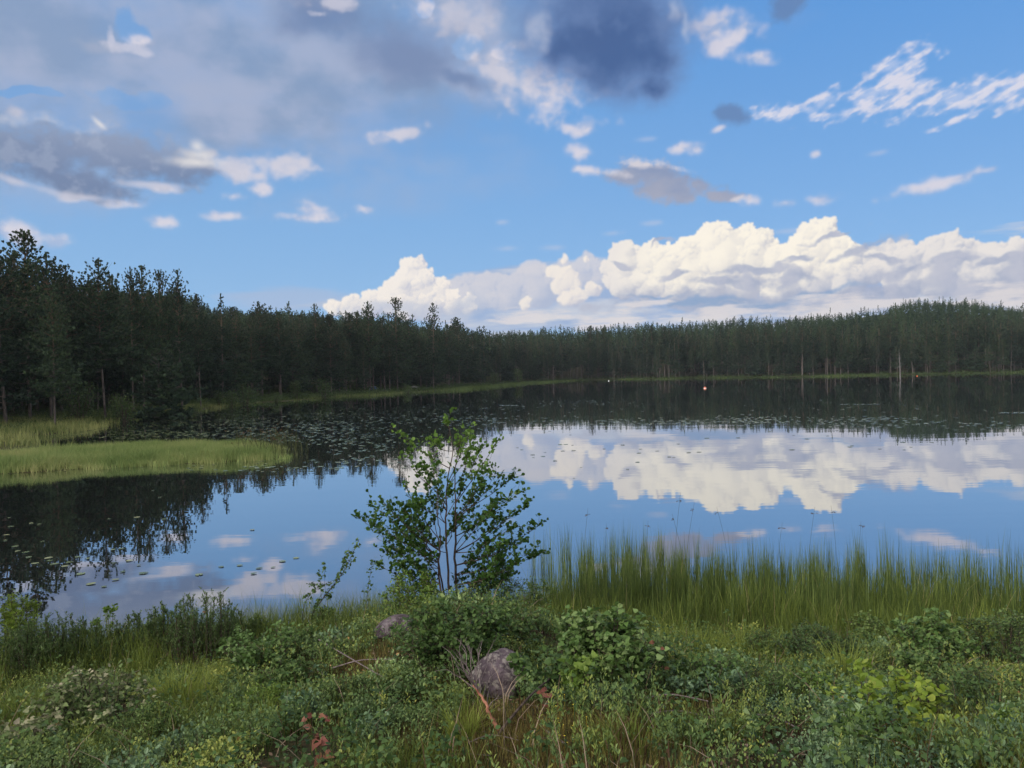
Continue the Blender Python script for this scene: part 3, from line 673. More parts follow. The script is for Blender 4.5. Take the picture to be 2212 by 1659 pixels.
# the 280 that show largest: few trees before them, big in the picture
order = np.argsort(rd); occ = np.zeros(2400); score = np.zeros(len(X_))
for i in order:
    a0 = int((az_[i] + .8) / 1.6 * 2400); w = max(1, int(1.6 / rd[i] / 1.6 * 2400)); sl = slice(max(0, a0 - w), a0 + w + 1)
    score[i] = hh_[i] / rd[i] * (.12 if abs(az_[i]) > .62 else 1) / (1 + 1.1 * occ[sl].mean()); occ[sl] += 1
big_ = set(np.argsort(-score)[:280].tolist())
far_tiers = Geo(); fart = Geo()
LODS = []
for k in range(6):
    t_, c_ = pine(300 + k, 18, (.32, .22, .38, .12, .06, .26)[k], (2.6, 2.8, 2.5, 3.0, 2.2, 2.7)[k], .5, 'spruce' if k == 4 else 'pine'); LODS.append((t_.arrays(), c_.arrays()))
for k in range(5):                       # 6-10: far canopy, pointed
    t_, c_ = pine(330 + k, 18, .38, (2.7, 2.3, 3.0, 2.4, 1.8)[k], .42, ('pine', 'spruce', 'broad', 'pine', 'spruce')[k]); LODS.append((t_.arrays(), c_.arrays()))
for k in range(4):                       # 11-14: tall bare stems of the far shore
    t_, c_ = pine(350 + k, 18, (.42, .5, .36, .46)[k], (2.2, 2.0, 2.4, 2.1)[k], .5, 'pine'); LODS.append((t_.arrays(), c_.arrays()))
def stamp(geo, arr, x, y, z, sx, sz, a, dt):
    V, T, Fs = arr; c_, s_ = math.cos(a) * sx, math.sin(a) * sx
    v = np.stack([V[:, 0] * c_ - V[:, 1] * s_ + x, V[:, 0] * s_ + V[:, 1] * c_ + y, V[:, 2] * sz + z], 1)
    geo.V.append(v.astype(np.float32)); geo.T.append((T + dt).astype(np.float32)); 
    for f, m_ in Fs: geo.F.append((f + geo.n, m_))
    geo.n += len(v)
names_far = "tall dark pine in the dense wood on the far shore"; names_left = "tall dark pine in the dense wood on the left shore"
n_ind = 0
for i in range(len(X_)):
    if i in big_:
        left = rd[i] < 235 and az_[i] < 0
        var = 8 + (i % 2) if hh_[i] < 9.5 else (int(rg.choice([0, 1, 3, 4, 5, 1, 3, 5, 6])) if left else int(rg.choice([0, 2, 6, 4, 2, 0, 1, 5]))) if rg.uniform() > .15 else 7
        if rd[i] < 240 and left and hh_[i] > 11 and rg.uniform() < .55: var = int(rg.integers(10, 14))
        plant_tree(X_[i], Y_[i], hh_[i], var, names_left if left else names_far, "pines of the left wood" if left else "pines of the far wood", fat=float(rg.uniform(.9, 1.3) * (1.0 if hh_[i] > 12 else 1.15))); n_ind += 1
    else:
        near_ = sd_[i] < 40 or rd[i] < 200
        k = int(rg.integers(6, 11)) if not near_ else int(rg.integers(11, 15)) if rd[i] > 235 and rg.uniform() < .75 else int(rg.integers(0, 6)); s_ = hh_[i] / 18
        if rg.uniform() < .08: k = 4
        fat = rg.uniform(.85, 1.2); dt = rg.normal(0, .25) + (fbm(np.array([X_[i] / 22]), np.array([Y_[i] / 22]), 2, .5, 44)[0] - .5) * 1.1 + (0.14 if not near_ else 0)
        tr, crn = LODS[k]; a = rg.uniform(0, 6.28)
        if near_ or sd_[i] < 60: stamp(fart, tr, X_[i], Y_[i], zg[i], s_ * fat, s_, a, 0)
        stamp(far_tiers, crn, X_[i], Y_[i], zg[i], s_ * fat, s_, a, dt)
print("trees", len(X_), "individual", n_ind, "mass faces", sum(len(f) for f, m_ in far_tiers.F))
for f, m_ in fart.F: far_tiers.F.append((f + far_tiers.n, 1))
far_tiers.V += fart.V; far_tiers.T += fart.T; far_tiers.n += fart.n
o = far_tiers.build("pine_forest", [M_NEEDLE_FAR, M_BARK]); tag(o, "dark pine wood massed behind the front trees round the lake", "forest", kind="stuff")
# --- a bleached dead pine on the far shore
g1 = Geo(); rgd = np.random.default_rng(5)
tube(g1, [[0, 0, -.3], [.06, 0, 3], [-.05, .05, 6.5], [-.2, 0, 10.4]], [.2, .16, .11, .025], 6)
g2 = Geo()
for k in range(26):
    z = rgd.uniform(3.2, 9.6); a = rgd.uniform(0, 6.28); ln = (1 - (z - 3) / 9) * rgd.uniform(.9, 2.4); s_ = np.array([-.05, 0, z]); d = np.array([math.cos(a), math.sin(a), -.15])
    tube(g2, [s_, s_ + d * ln * .6 + [0, 0, .1], s_ + d * ln + [0, 0, -.12 * ln]], [.04, .025, .01], 3, cap=False)
x, y = at_az(1944, 292); e = empty("dead_pine", (x, y, H1(x, y))); tag(e, "bleached grey dead pine with bare limbs on the far right shore", "dead tree"); g1.build("trunk", M_DEAD, e); g2.build("limbs", M_DEAD, e)

# ================================================================ shore plants, lily pads and small things on the water
M_SEDGE = leaf_mat("sedge_blades", [(0, (.07, .115, .035)), (.5, (.165, .225, .07)), (1, (.34, .33, .14))], .3, .6, .25, 0, 1.2)
M_FRINGE = leaf_mat("shore_sedge_blades", [(0, (.034, .055, .018)), (.5, (.078, .11, .032)), (1, (.19, .20, .07))], .25, .6, .25, 0, 1.2)
M_REED = leaf_mat("reed_blades", [(0, (.045, .070, .020)), (.45, (.11, .155, .040)), (.85, (.22, .26, .08)), (1, (.26, .19, .09))], .25, .5, .3, 0, 1.2)
M_RUSH = leaf_mat("rush_stalks", [(0, (.03, .04, .015)), (1, (.07, .08, .03))], .1, .5, .3)
M_SEED = leaf_mat("seed_heads", [(0, (.05, .025, .015)), (1, (.12, .07, .04))], .0, .8, .2)
M_PAD = leaf_mat("lily_pad_leaf", [(0, (.08, .12, .045)), (.6, (.16, .20, .09)), (1, (.26, .26, .13))], 0, .25, 1.0, .3)
M_BUSH = leaf_mat("bush_leaves", [(0, (.018, .035, .012)), (.5, (.036, .062, .020)), (1, (.075, .11, .030))], .25, .5, .35, .3)
M_TWIG = bark_mat("twig_bark", (.03, .022, .018), (.09, .07, .055), 30)

def sample_land(n, lo, hi, rmin, rmax, a0=-.74, a1=.74, rng=RNG):
    """random points with their distance to the waterline between lo and hi"""
    out = []
    while sum(len(o_) for o_ in out) < n:
        a = rng.uniform(a0, a1, 60000); r = np.sqrt(rng.uniform(rmin ** 2, rmax ** 2, 60000)); x, y = r * np.sin(a), r * np.cos(a); s_ = lake_sd(x, y)
        k = (s_ > lo) & (s_ < hi); out.append(np.stack([x[k], y[k], s_[k]], 1))
        if k.sum() == 0: break
    return np.concatenate(out)[:n]
def gpts(x, y, lift=0.0):
    return np.stack([x, y, np.maximum(height(x, y), 0) + lift], 1)
rg = np.random.default_rng(21)
# the sedge spit on the left
g = Geo()
u_ = rg.uniform(-.78, -.24, 400000); r_ = np.sqrt(rg.uniform(35 ** 2, 58 ** 2, 400000)); x, y = r_ * np.sin(u_), r_ * np.cos(u_); s_ = lake_sd(x, y)
edge_n = fbm(x / 1.6, y / 1.6, 4, .6, 12); k = (s_ > -.9) & (s_ + (edge_n - .5) * 3.2 + rg.normal(0, .25, len(s_)) > .15) & (r_ < 52 - 3 * sstep(-.5, -.3, u_)); x, y, s_ = x[k][:95000], y[k][:95000], s_[k][:95000]
hm = (.30 + .55 * fbm(x / 2, y / 2, 4, .65, 7)) * (.55 + .45 * sstep(-.3, 1.2, s_))
tn = .15 + .75 * fbm(x / 3.5, y / 3.5, 4, .6, 9) + rg.normal(0, .12, len(x)) + .25 * sstep(.8, 0, s_) * fbm(x / 2, y / 2, 2, .5, 4)
blades(g, gpts(x, y, -.03), rnd_dirs(len(x), rg, -.1, .1), hm * rg.uniform(.6, 1.25, len(x)), .022, rg.uniform(.1, .55, len(x)), tn, 0, 2, rg)
o = g.build("sedge", M_SEDGE); tag(o, "light green sedge covering the low spit on the left", "sedge", kind="stuff")
# pale reeds behind the channel at the far left, and the fringe round the lake
g = Geo()
P_ = sample_land(9000, -.6, 22, 58, 92, -.78, -.50, rg); x, y, s_ = P_.T
kk = fbm(x / 6, y / 6, 3, .5, 15); 
blades(g, gpts(x, y, -.05), rnd_dirs(len(x), rg, -.1, .1), rg.uniform(.5, 1.2, len(x)) * (.5 + .7 * kk), .05, rg.uniform(.1, .5, len(x)), .72 + .7 * (kk - .3) + rg.normal(0, .14, len(x)), 0, 2, rg)
P_ = sample_land(34000, -.8, 11, 70, 235, -.74, .02, rg); x, y, s_ = P_.T; kk = fbm(x / 9, y / 9, 3, .5, 16); keep_ = kk + rg.normal(0, .1, len(x)) > .42
x, y, s_, kk = x[keep_], y[keep_], s_[keep_], kk[keep_]
blades(g, gpts(x, y, -.05), rnd_dirs(len(x), rg, -.1, .1), rg.uniform(.35, .85, len(x)), .07, rg.uniform(.1, .6, len(x)), .1 + .3 * (np.hypot(x, y) < 130) + 1.1 * (kk - .35) + rg.normal(0, .14, len(x)) + .3 * sstep(1.0, 0, s_), 0, 2, rg)
P_ = sample_land(30000, -1.0, 8, 220, 420, -.1, .74, rg); x, y, s_ = P_.T; kk = fbm(x / 16, y / 16, 3, .5, 17); q_ = kk + rg.normal(0, .06, len(x)) > .47; x, y, s_, kk = x[q_], y[q_], s_[q_], kk[q_]
blades(g, gpts(x, y, -.05), rnd_dirs(len(x), rg, -.1, .1), rg.uniform(.25, .7, len(x)) * (.5 + kk), .14, rg.uniform(.1, .6, len(x)), -.32 + 1.5 * (kk - .35) + rg.normal(0, .14, len(x)) + .3 * sstep(1.2, 0, s_) * (kk > .5), 0, 2, rg)
# thin reeds standing in the water off the wooded point
P_ = sample_land(7000, -7, -.5, 190, 330, -.12, .06, rg); x, y, s_ = P_.T
blades(g, np.stack([x, y, 0 * x - .05], 1), rnd_dirs(len(x), rg, -.1, .1), rg.uniform(.5, 1.1, len(x)), .05, rg.uniform(.05, .3, len(x)), rg.normal(.35, .12, len(x)), 0, 2, rg)
o = g.build("shore_sedge", M_FRINGE); tag(o, "sedge and thin reeds along the edge of the far and left shores", "sedge", kind="stuff")
# low dark scrub under the first trees
g = Geo()
def scrub(P_, size, nq, lo=.35, hi=1.0, mat_=0):
    x, y = P_[:, 0], P_[:, 1]; n = len(x); h = size * rg.uniform(.5, 1.2, n); b = gpts(x, y)
    Q = np.repeat(b, nq, 0); hq = np.repeat(h, nq); d = rnd_dirs(len(Q), rg, 0, 1); q = Q + d * hq[:, None] * np.array([.75, .75, 1.0]) * rg.uniform(.3, 1, len(Q))[:, None]
    tn = np.repeat(rg.uniform(lo, hi, n) - .3, nq) + rg.normal(.15, .12, len(Q))
    scatter(g, DIAMOND, q, unit(d + rnd_dirs(len(Q), rg) * .8), rnd_dirs(len(Q), rg), hq * .22, hq * .15, tn, mat_)
scrub(sample_land(1500, 4, 26, 75, 150, -.78, -.2, rg), .8, 30)
scrub(sample_land(2200, 3, 24, 120, 240, -.40, .02, rg), 1.1, 24)
scrub(sample_land(3400, 1.5, 18, 230, 420, -.12, .74, rg), 1.1, 16)
o = g.build("undergrowth", M_BUSH); tag(o, "low dark green scrub under the first pines round the lake", "scrub", kind="stuff")

# --- deciduous bushes on the left shore
def bush_mesh(seed, Hh, Wd, nleaf, ls, up=.3):
    rgb = np.random.default_rng(seed); st, lf = Geo(), Geo()
    P, D = [], []
    for k in range(9):
        a = rgb.uniform(0, 6.28); rr = Wd * .5 * rgb.uniform(.2, .9); tip = np.array([math.cos(a) * rr, math.sin(a) * rr, Hh * rgb.uniform(.6, 1)]); b = np.array([math.cos(a) * .08, math.sin(a) * .08, -.1])
        ln_ = curve3([b, (b + tip) * .5 + [0, 0, Hh * .08], tip], 8); tube(st, ln_, np.linspace(.025, .006, 8) * Hh * .6, 4)
        for q in range(nleaf // 9):
            f = rgb.uniform(.25, 1); c_ = ln_[min(7, int(f * 7))]; off = rgb.normal(0, 1, 3) * np.array([.13, .13, .10]) * (Wd + .3) * (1.2 - f * .5)
            P.append(c_ + off); D.append(off + np.array([0, 0, up * .3]))
    P, D = np.array(P), unit(np.array(D)); k_ = P[:, 2] > .05; P, D = P[k_], D[k_]
    scatter(lf, DIAMOND, P, D, rnd_dirs(len(P), rgb), ls * rgb.uniform(.7, 1.3, len(P)), ls * .8, rgb.uniform(.2, .9, len(P)))
    return st, lf
BV = []
for k in range(4):
    s1_, l1_ = bush_mesh(500 + k, 2.6, (2.2, 1.6, 2.8, 1.8)[k], 1100, .13); BV.append((s1_.mesh("bush_stems", M_TWIG), l1_.mesh("bush_leaves", M_BUSH)))
for i, (u, dist, hh, lab) in enumerate([
        (170, 88, 4.0, "grey-green willow bush at the foot of the tallest pines"), (250, 92, 2.6, "low dark bush right of the willow on the left shore"),
        (265, 88, 3.4, "broad bushy deciduous bush in front of the reddish forked pine"), (340, 96, 2.2, "light green bush under the young light-topped pine"),
        (415, 108, 2.4, "small round bush standing at the inner end of the bay"), (470, 124, 2.6, "dark bush on the shore left of the light green birch"),
        (527, 128, 4.6, "light green young birch against the dark wood on the left shore"), (500, 122, 3.4, "dull green bush beside the light green birch"),
        (595, 138, 2.6, "low bush on the shore right of the light green birch"), (700, 150, 4.8, "loose green bush at the water below the small hollow in the wood"),
        (735, 150, 1.9, "tiny bright green bush at the water's edge"), (640, 150, 3.6, "dark leafy bush between the pine trunks on the left shore"),
        (880, 178, 3.0, "leafy bush standing before the trunks of the highest pines"), (1120, 292, 5.5, "rounded tree at the tip of the wooded point"), (1065, 262, 4.5, "feathery bush left of the tip of the wooded point")]):
    x, y = at_az(u, dist); e = empty("shore_bush", (x, y, H1(x, y))); s_ = hh / 2.6; e.scale = (s_, s_, s_); e.rotation_euler.z = i * 1.7
    tag(e, lab, "bush", "bushes on the left shore"); st_, lf_ = BV[i % 4]; put_child("stems", st_, e); put_child("leaves", lf_, e)

# --- lily pads
def pad_geo(rng, R_=1.0):
    a = np.linspace(.22, 2 * math.pi - .22, 14); rr = R_ * (1 + .04 * np.sin(a * 3 + rng.uniform(0, 6)))
    v = [[0, 0, .0]] + [[rr[i] * math.cos(a[i]), rr[i] * .9 * math.sin(a[i]), .02 + .015 * math.sin(a[i] * 2)] for i in range(14)]
    return np.array(v), np.array([[0, i, i + 1] for i in range(1, 14)])
PADM = []
for k in range(5):
    pv, pf = pad_geo(rg); g = Geo(); low = pv.copy(); low[:, 2] -= .035; n_ = len(pv)
    g.add(pv, pf, .15 + .18 * k); g.add(low, pf[:, ::-1], .1); g.add(np.concatenate([pv[1:], low[1:]]), [[i, i + 14, i + 15, i + 1] for i in range(13)], .2)
    PADM.append(g.mesh("lily_pad", M_PAD))
pads = []                               # u, v, radius
near_pads = [(12, 1168), (33, 1181), (38, 1191), (92, 1170), (68, 1131), (85, 1133), (14, 1156), (24, 1138), (56, 1194), (105, 1206), (108, 1212), (76, 1218), (118, 1219), (62, 1204), (20, 1119), (168, 1204), (190, 1207), (150, 1215), (245, 1217), (280, 1212), (300, 1222), (310, 1239), (265, 1236),
    (500, 1218), (518, 1222), (530, 1213), (548, 1240), (478, 1243), (560, 1228), (580, 1218), (590, 1226), (602, 1238), (478, 1225), (510, 1248), (610, 1213), (625, 1222), (250, 1253), (175, 1240), (140, 1224), (405, 1247), (430, 1242), (552, 1257), (640, 1206), (655, 1218), (196, 1262), (225, 1268),
    (235, 1122), (218, 1189), (272, 1180), (244, 1188), (262, 1186), (545, 1145), (40, 1011), (52, 1017), (178, 1013), (186, 1012), (125, 1014), (232, 996), (246, 993), (290, 1011), (306, 1010), (166, 1010), (140, 1018), (356, 1122), (296, 1118), (330, 1060), (345, 1075), (1240, 1033), (1255, 1010)]
for (u, v) in [q for i, q in enumerate(near_pads) if not (q[0] > 400 and 1200 < q[1] < 1262 and i % 2)]: pads.append((u, v, rg.uniform(.05, .105), 1))
for _ in range(2700):                   # drifts of pads: centre, spread, weight
    cu, cv, su, sv, w_ = [(420, 905, 130, 11, 3.2), (560, 925, 120, 10, 2.2), (330, 938, 90, 6, 1.8), (700, 895, 110, 10, 1.6), (720, 930, 80, 16, 1.6), (850, 905, 110, 13, 1.3), (800, 960, 60, 16, .8), (950, 880, 110, 6, .5), (600, 945, 90, 7, 1.2), (760, 1000, 90, 7, .25), (560, 1010, 90, 5, .25),
        (1020, 905, 60, 10, .7), (1180, 872, 80, 4, .45), (1270, 868, 60, 3, .25), (1330, 915, 110, 6, 1.0), (1560, 912, 110, 5, .9), (1660, 905, 60, 4, .5), (1850, 915, 120, 7, .8), (1900, 905, 60, 3, .4), (2100, 918, 90, 6, .4), (1500, 885, 160, 12, .25), (1950, 880, 160, 12, .2), (1240, 975, 130, 18, .25), (1700, 960, 200, 16, .15)][int(rg.choice(24, p=(lambda w: w / w.sum())(np.array([3.2, 2.2, 1.8, 1.6, 1.6, 1.3, .8, .5, 1.2, .25, .25, .7, .45, .25, 1.0, .9, .5, .8, .4, .4, .25, .2, .25, .15]))))]
    pads.append((rg.normal(cu, su), rg.normal(cv, sv), rg.uniform(.08, .17), 0))
for (u0, u1, v) in ((1815, 1900, 873.5), (2160, 2240, 892), (1080, 1120, 876)):     # thin rafts of pads far out
    for q in range(34): pads.append((rg.uniform(u0, u1), v + rg.normal(0, .35), .16, 0))
pl = []
for (u, v, r_, nr) in pads:
    p = on_z(u, v)
    if u < -40 or u > 2260 or lake_sd(p[:1], p[1:2])[0] > -.25: continue
    pl.append((math.hypot(p[0], p[1]), p[0], p[1], r_ * (1.0 if math.hypot(p[0], p[1]) < 60 else 1.25), u))
pl.sort(); pl2 = []; cells = {}
for q in pl:
    key = (round(q[1] / .34), round(q[2] / .34))
    if key in cells: continue
    cells[key] = 1; pl2.append(q)
print("pads", len(pl2))
inview = [q for q in pl2 if -5 < q[4] < 2217]
indiv = set(id(q) for q in inview[:290]); g = Geo(); pv, pf = pad_geo(rg)
for q in pl2:
    d_, x, y, r_, u = q; a = rg.uniform(0, 6.28)
    if id(q) in indiv:
        o = bpy.data.objects.new("lily_pad", PADM[int(rg.integers(5))]); COL.objects.link(o); o.location = (x, y, .012 + rg.uniform(0, .006)); o.scale = (r_, r_ * rg.uniform(.8, 1), r_ * .6); o.rotation_euler = (rg.normal(0, .02), rg.normal(0, .02), a)
        if d_ < 24: tag(o, "round lily pad floating near the left bank in front of the bushes", "lily pad", "lily pads near the left bank")
        elif d_ < 40: tag(o, "lily pad floating on the water in front of the sedge spit", "lily pad", "lily pads before the spit")
        else: tag(o, "small lily pad in the dense drift on the dark water behind the sedge spit", "lily pad", "lily pads in the dark drift")
    else:
        c_, s_ = math.cos(a) * r_, math.sin(a) * r_
        g.add(np.stack([pv[:, 0] * c_ - pv[:, 1] * s_ + x, pv[:, 0] * s_ + pv[:, 1] * c_ + y, pv[:, 2] * r_ + .015], 1), pf, rg.uniform(.1, .95))
o = g.build("lily_pads", M_PAD); tag(o, "drifts of lily pads too many to count on the far dark water", "lily pads", kind="stuff")

# --- tall rushes at the tip of the spit
g = Geo(); gs = Geo()
for k in range(170):
    u = rg.normal(600, 34) if k % 3 else rg.normal(545, 30); v = rg.uniform(968, 990); p = on_z(u, v); hh = rg.uniform(.7, 1.45) * (1 if u < 650 else .7); ln = rg.normal(0, .16, 2)
    pts = curve3([p + [0, 0, -.1], p + [ln[0] * .3, ln[1] * .3, hh * .55], p + [ln[0] * 1.2, ln[1], hh]], 5); tube(g, pts, [.011, .010, .009, .007, .004], 3, rg.uniform(.2, .9))
    if k % 2 == 0: scatter(gs, DIAMOND, np.repeat(pts[-1][None], 5, 0), rnd_dirs(5, rg, -.5, .6), rnd_dirs(5, rg), .07, .035, rg.uniform(0, 1, 5))
e = g.build("rushes", M_RUSH); gs.build("seed_heads", M_SEED, e); tag(e, "tall thin rushes with brown heads at the tip of the sedge spit", "rushes", kind="stuff")

# --- buoys, tent, boulder, marker
def plain(name, col, rough=.5, spec=.5):
    m_ = mat_new(name); n_ = noise(objpos(), 6, 4, .6, dim='3D'); finish(bsdf(mixc(smooth(n_, .3, .7), tuple(c_ * .8 for c_ in col), col), rough, spec)); return m_
M_ORANGE = plain("buoy_orange", (.55, .12, .04), .4); M_WHITE = plain("buoy_white", (.75, .75, .72), .4); M_TENT = plain("tent_blue", (.02, .06, .17), .6); M_TENT2 = plain("tent_pole_grey", (.3, .32, .34), .5)
def lathe(prof, n=20):
    a = np.arange(n) / n * 2 * math.pi; v = np.array([[r_ * math.cos(t), r_ * math.sin(t), z] for (r_, z) in prof for t in a])
    f = [[i * n + j, i * n + (j + 1) % n, (i + 1) * n + (j + 1) % n, (i + 1) * n + j] for i in range(len(prof) - 1) for j in range(n)]
    return v, f
def buoy(u, v, r_, m1, m2, lab):
    p = on_z(u, v); e = empty("buoy", (p[0], p[1], 0)); tag(e, lab, "buoy")
    g = Geo(); v_, f_ = lathe([(.001, -.8 * r_), (.5 * r_, -.7 * r_), (.9 * r_, -.3 * r_), (r_, .1 * r_), (1.0 * r_, .28 * r_)]); g.add(v_, f_); g.build("float", m1, e, True)
    g = Geo(); v_, f_ = lathe([(1.0 * r_, .28 * r_), (.93 * r_, .55 * r_), (.7 * r_, .85 * r_), (.35 * r_, 1.05 * r_), (.12 * r_, 1.1 * r_), (.12 * r_, 1.35 * r_), (.001, 1.4 * r_)]); g.add(v_, f_); g.build("cap", m2, e, True)
buoy(1523, 839, .29, M_WHITE, M_ORANGE, "orange and white buoy floating out on the dark water at the right")
buoy(1315, 823, .24, M_WHITE, M_WHITE, "tiny white buoy close to the far shore beyond the alder")
x, y = at_az(806, 192); z = H1(x, y); e = empty("tent", (x, y, z)); e.rotation_euler.z = .4; e.scale = (.8, .8, .85); tag(e, "small blue dome tent half hidden among the pine trunks on the left shore", "tent")
g = Geo(); nn, mm = 16, 7; v_ = []
for i in range(mm):
    t = i / (mm - 1) * math.pi / 2
    for j in range(nn): a = j / nn * 2 * math.pi; v_.append([1.35 * math.cos(t) * math.cos(a), 1.0 * math.cos(t) * math.sin(a), 1.35 * math.sin(t) ** .85])
g.add(v_, [[i * nn + j, i * nn + (j + 1) % nn, (i + 1) * nn + (j + 1) % nn, (i + 1) * nn + j] for i in range(mm - 1) for j in range(nn)]); g.build("canopy", M_TENT, e, True)
g = Geo()
for s_ in (-1, 1): tube(g, [[1.38 * math.cos(t) * s_, 1.03 * math.cos(t), 1.37 * abs(math.sin(t)) ** .85 + .01] for t in np.linspace(0, math.pi, 15)], .02, 5)
g.build("poles", M_TENT2, e)
def rock_mesh(name, m_, seed, R_, sq=(1, 1, .7), sub=28, amp=.18, parent=None):
    a = np.linspace(0, 2 * math.pi, sub * 2, endpoint=False); b = np.linspace(-1.5, 1.5, sub); A, B = np.meshgrid(a, b); d = np.stack([np.cos(B) * np.cos(A), np.cos(B) * np.sin(A), np.sin(B)], -1).reshape(-1, 3)
    k = 1 + amp * (gnoise(d[:, 0] * 1.3 + seed, d[:, 1] * 1.3 + d[:, 2], seed) * 1.6 + gnoise(d[:, 0] * 3 + d[:, 2] * 2, d[:, 1] * 3 + seed, seed + 1) * .6 + gnoise(d[:, 0] * 9, d[:, 1] * 9 + d[:, 2] * 7, seed + 2) * .18)
    fl = np.random.default_rng(seed).normal(0, 1, (9, 3)); fl = unit(fl + [0, 0, .2])
    for n_ in fl: dd = d @ n_; k = np.where(dd * k > .86, .86 / np.maximum(dd, .1) * .5 + k * .5, k)          # flat broken faces
    v = d * k[:, None] * R_ * np.array(sq); n2 = sub * 2; i, j = np.meshgrid(np.arange(sub - 1), np.arange(n2), indexing='ij'); i, j = i.ravel(), j.ravel()
    g = Geo(); g.add(v, np.stack([i * n2 + j, i * n2 + (j + 1) % n2, (i + 1) * n2 + (j + 1) % n2, (i + 1) * n2 + j], 1)); g.add(v[-n2:], [list(range(n2))]); return g
def rock_mat(name, lo, hi, lich, amt):
    m_ = mat_new(name); p = objpos(); n1 = noise(p, 5, 6, .65, dim='3D'); n2 = noise(p, 26, 5, .6, dim='3D'); vo = voro(p, 22, 2, .5, '3D'); n3 = noise(p, 9, 4, .6, dim='3D')
    c_ = mixc(smooth(n1, .35, .65), lo, hi); c_ = mixc(smooth(n2, .5, .75) * .6, c_, tuple(q * .4 for q in lo))
    c_ = mixc(smooth(vo, .36, .22) * smooth(n3, .42, .56) * amt, c_, lich)
    finish(bsdf(c_, .9, .2, n2 + n1, .9, .02)); return m_
M_ROCK = rock_mat("lichened_rock", (.034, .025, .031), (.10, .076, .088), (.27, .245, .22), .6); M_ROCK2 = rock_mat("purple_grey_rock", (.045, .034, .040), (.12, .095, .105), (.24, .21, .22), .5); M_ROCK3 = rock_mat("pale_boulder", (.10, .10, .095), (.2, .2, .19), (.3, .3, .28), .4)
x, y = at_az(893, 206); o = rock_mesh("boulder", M_ROCK3, 3, 1.05, (1.3, .9, .7)).build("boulder", M_ROCK3, None, True); o.location = (x, y, H1(x, y) + .35); tag(o, "pale grey boulder between the trunks right of the blue tent", "boulder")
x, y = at_az(1981, 286); z = H1(x, y); e = empty("marker_post", (x, y, z)); tag(e, "tiny orange marker on a post on the far right shore", "marker"); g = Geo(); tube(g, [[0, 0, -.2], [0, 0, 1.1]], .06, 6); g.build("post", M_DEAD, e)
g = Geo(); v_, f_ = lathe([(.001, 1.1), (.2, 1.1), (.22, 1.3), (.2, 1.7), (.001, 1.75)], 10); g.add(v_, f_); g.build("marker_head", M_ORANGE, e)

# ================================================================ the near bank
rg = np.random.default_rng(33)
def LM(name, a, b, c_, trans=.3, rough=.45): return leaf_mat(name, [(0, a), (.5, b), (1, c_)], trans, rough, .4, .12, 1.4)
M_ALDER = LM("alder_leaf", (.020, .048, .011), (.045, .10, .018), (.15, .25, .045), .35, .4)
M_BIRCH = LM("birch_leaf", (.028, .056, .016), (.070, .125, .034), (.18, .235, .07))
M_PALE = LM("pale_leaf", (.035, .075, .020), (.085, .150, .038), (.22, .29, .11), .25, .45)
M_LIGHT = LM("light_green_leaf", (.045, .085, .015), (.095, .16, .028), (.19, .26, .05))
M_YELLOW = LM("yellow_green_leaf", (.07, .12, .015), (.17, .24, .03), (.36, .38, .07))
M_MYRTLE = LM("myrtle_leaf", (.026, .048, .016), (.062, .105, .034), (.16, .22, .07))
M_BERRY = leaf_mat("bilberry_leaf", [(0, (.036, .056, .018)), (.3, (.068, .112, .036)), (.5, (.122, .185, .066)), (.7, (.185, .24, .060)), (.86, (.29, .31, .072)), (1, (.40, .22, .09))], .25, .45, .4, 0, 1.4)
M_BERRY2 = leaf_mat("blue_green_bilberry_leaf", [(0, (.036, .064, .034)), (.35, (.090, .150, .080)), (.62, (.165, .25, .125)), (.86, (.27, .35, .13)), (1, (.40, .22, .09))], .2, .45, .4, 0, 1.3)
M_GRASS = leaf_mat("grass_blades", [(0, (.045, .066, .016)), (.5, (.115, .155, .032)), (.85, (.24, .285, .055)), (1, (.42, .34, .16))], .35, .5, .3, 0, 1.3)
M_LITTER = leaf_mat("litter", [(0, (.03, .018, .012)), (.5, (.09, .055, .035)), (1, (.26, .20, .15))], .0, .9, .15, 0)
M_RED = LM("red_leaf", (.10, .030, .024), (.19, .065, .048), (.28, .14, .08))
M_PINK = LM("pinkish_leaf", (.045, .085, .022), (.12, .17, .055), (.34, .29, .21), .2, .55)
M_STEM = bark_mat("shrub_stems", (.035, .025, .02), (.10, .075, .06), 40)
M_GREYTWIG = bark_mat("grey_twigs", (.10, .078, .078), (.22, .175, .175), 30)
M_ORANGEBARK = bark_mat("peeled_orange_bark", (.16, .065, .04), (.36, .17, .11), 22)
M_HEATH = leaf_mat("heath_moss", [(0, (.05, .032, .014)), (.45, (.12, .080, .028)), (.75, (.15, .15, .04)), (1, (.24, .20, .07))], .1, .8, .2, 0)

def P_at(u, v, y):                       # point on the line of sight at a chosen distance in front
    d = ray(u, v); return np.array([0, 0, CAM_H]) + d * (y / d[1])
def leaves_on(geo, pts, dirs, n_, L_, W_, tmpl, rgx, jit=.03, up=.6, droop=0., t0=0., t1=1.):
    """leaves along a twig given as a polyline"""
    k = rgx.uniform(0, 1, n_) ** .8 * (len(pts) - 1.001); i = k.astype(int); f = (k - i)[:, None]; c_ = pts[i] * (1 - f) + pts[i + 1] * f
    tw = unit(pts[-1] - pts[0]); D = unit(tw * .5 + rnd_dirs(n_, rgx, -.5, .8) + np.array([0, 0, -droop])); N = unit(rnd_dirs(n_, rgx, -.3, 1) * .8 + np.array([0, 0, up]))
    s_ = L_ * rgx.uniform(.6, 1.2, n_); scatter(geo, tmpl, c_ + rgx.normal(0, jit, (n_, 3)) * .5, D, N, s_, s_ * W_ / L_, t0 + (t1 - t0) * (rgx.uniform(0, .75, n_) + .25 * f[:, 0]))
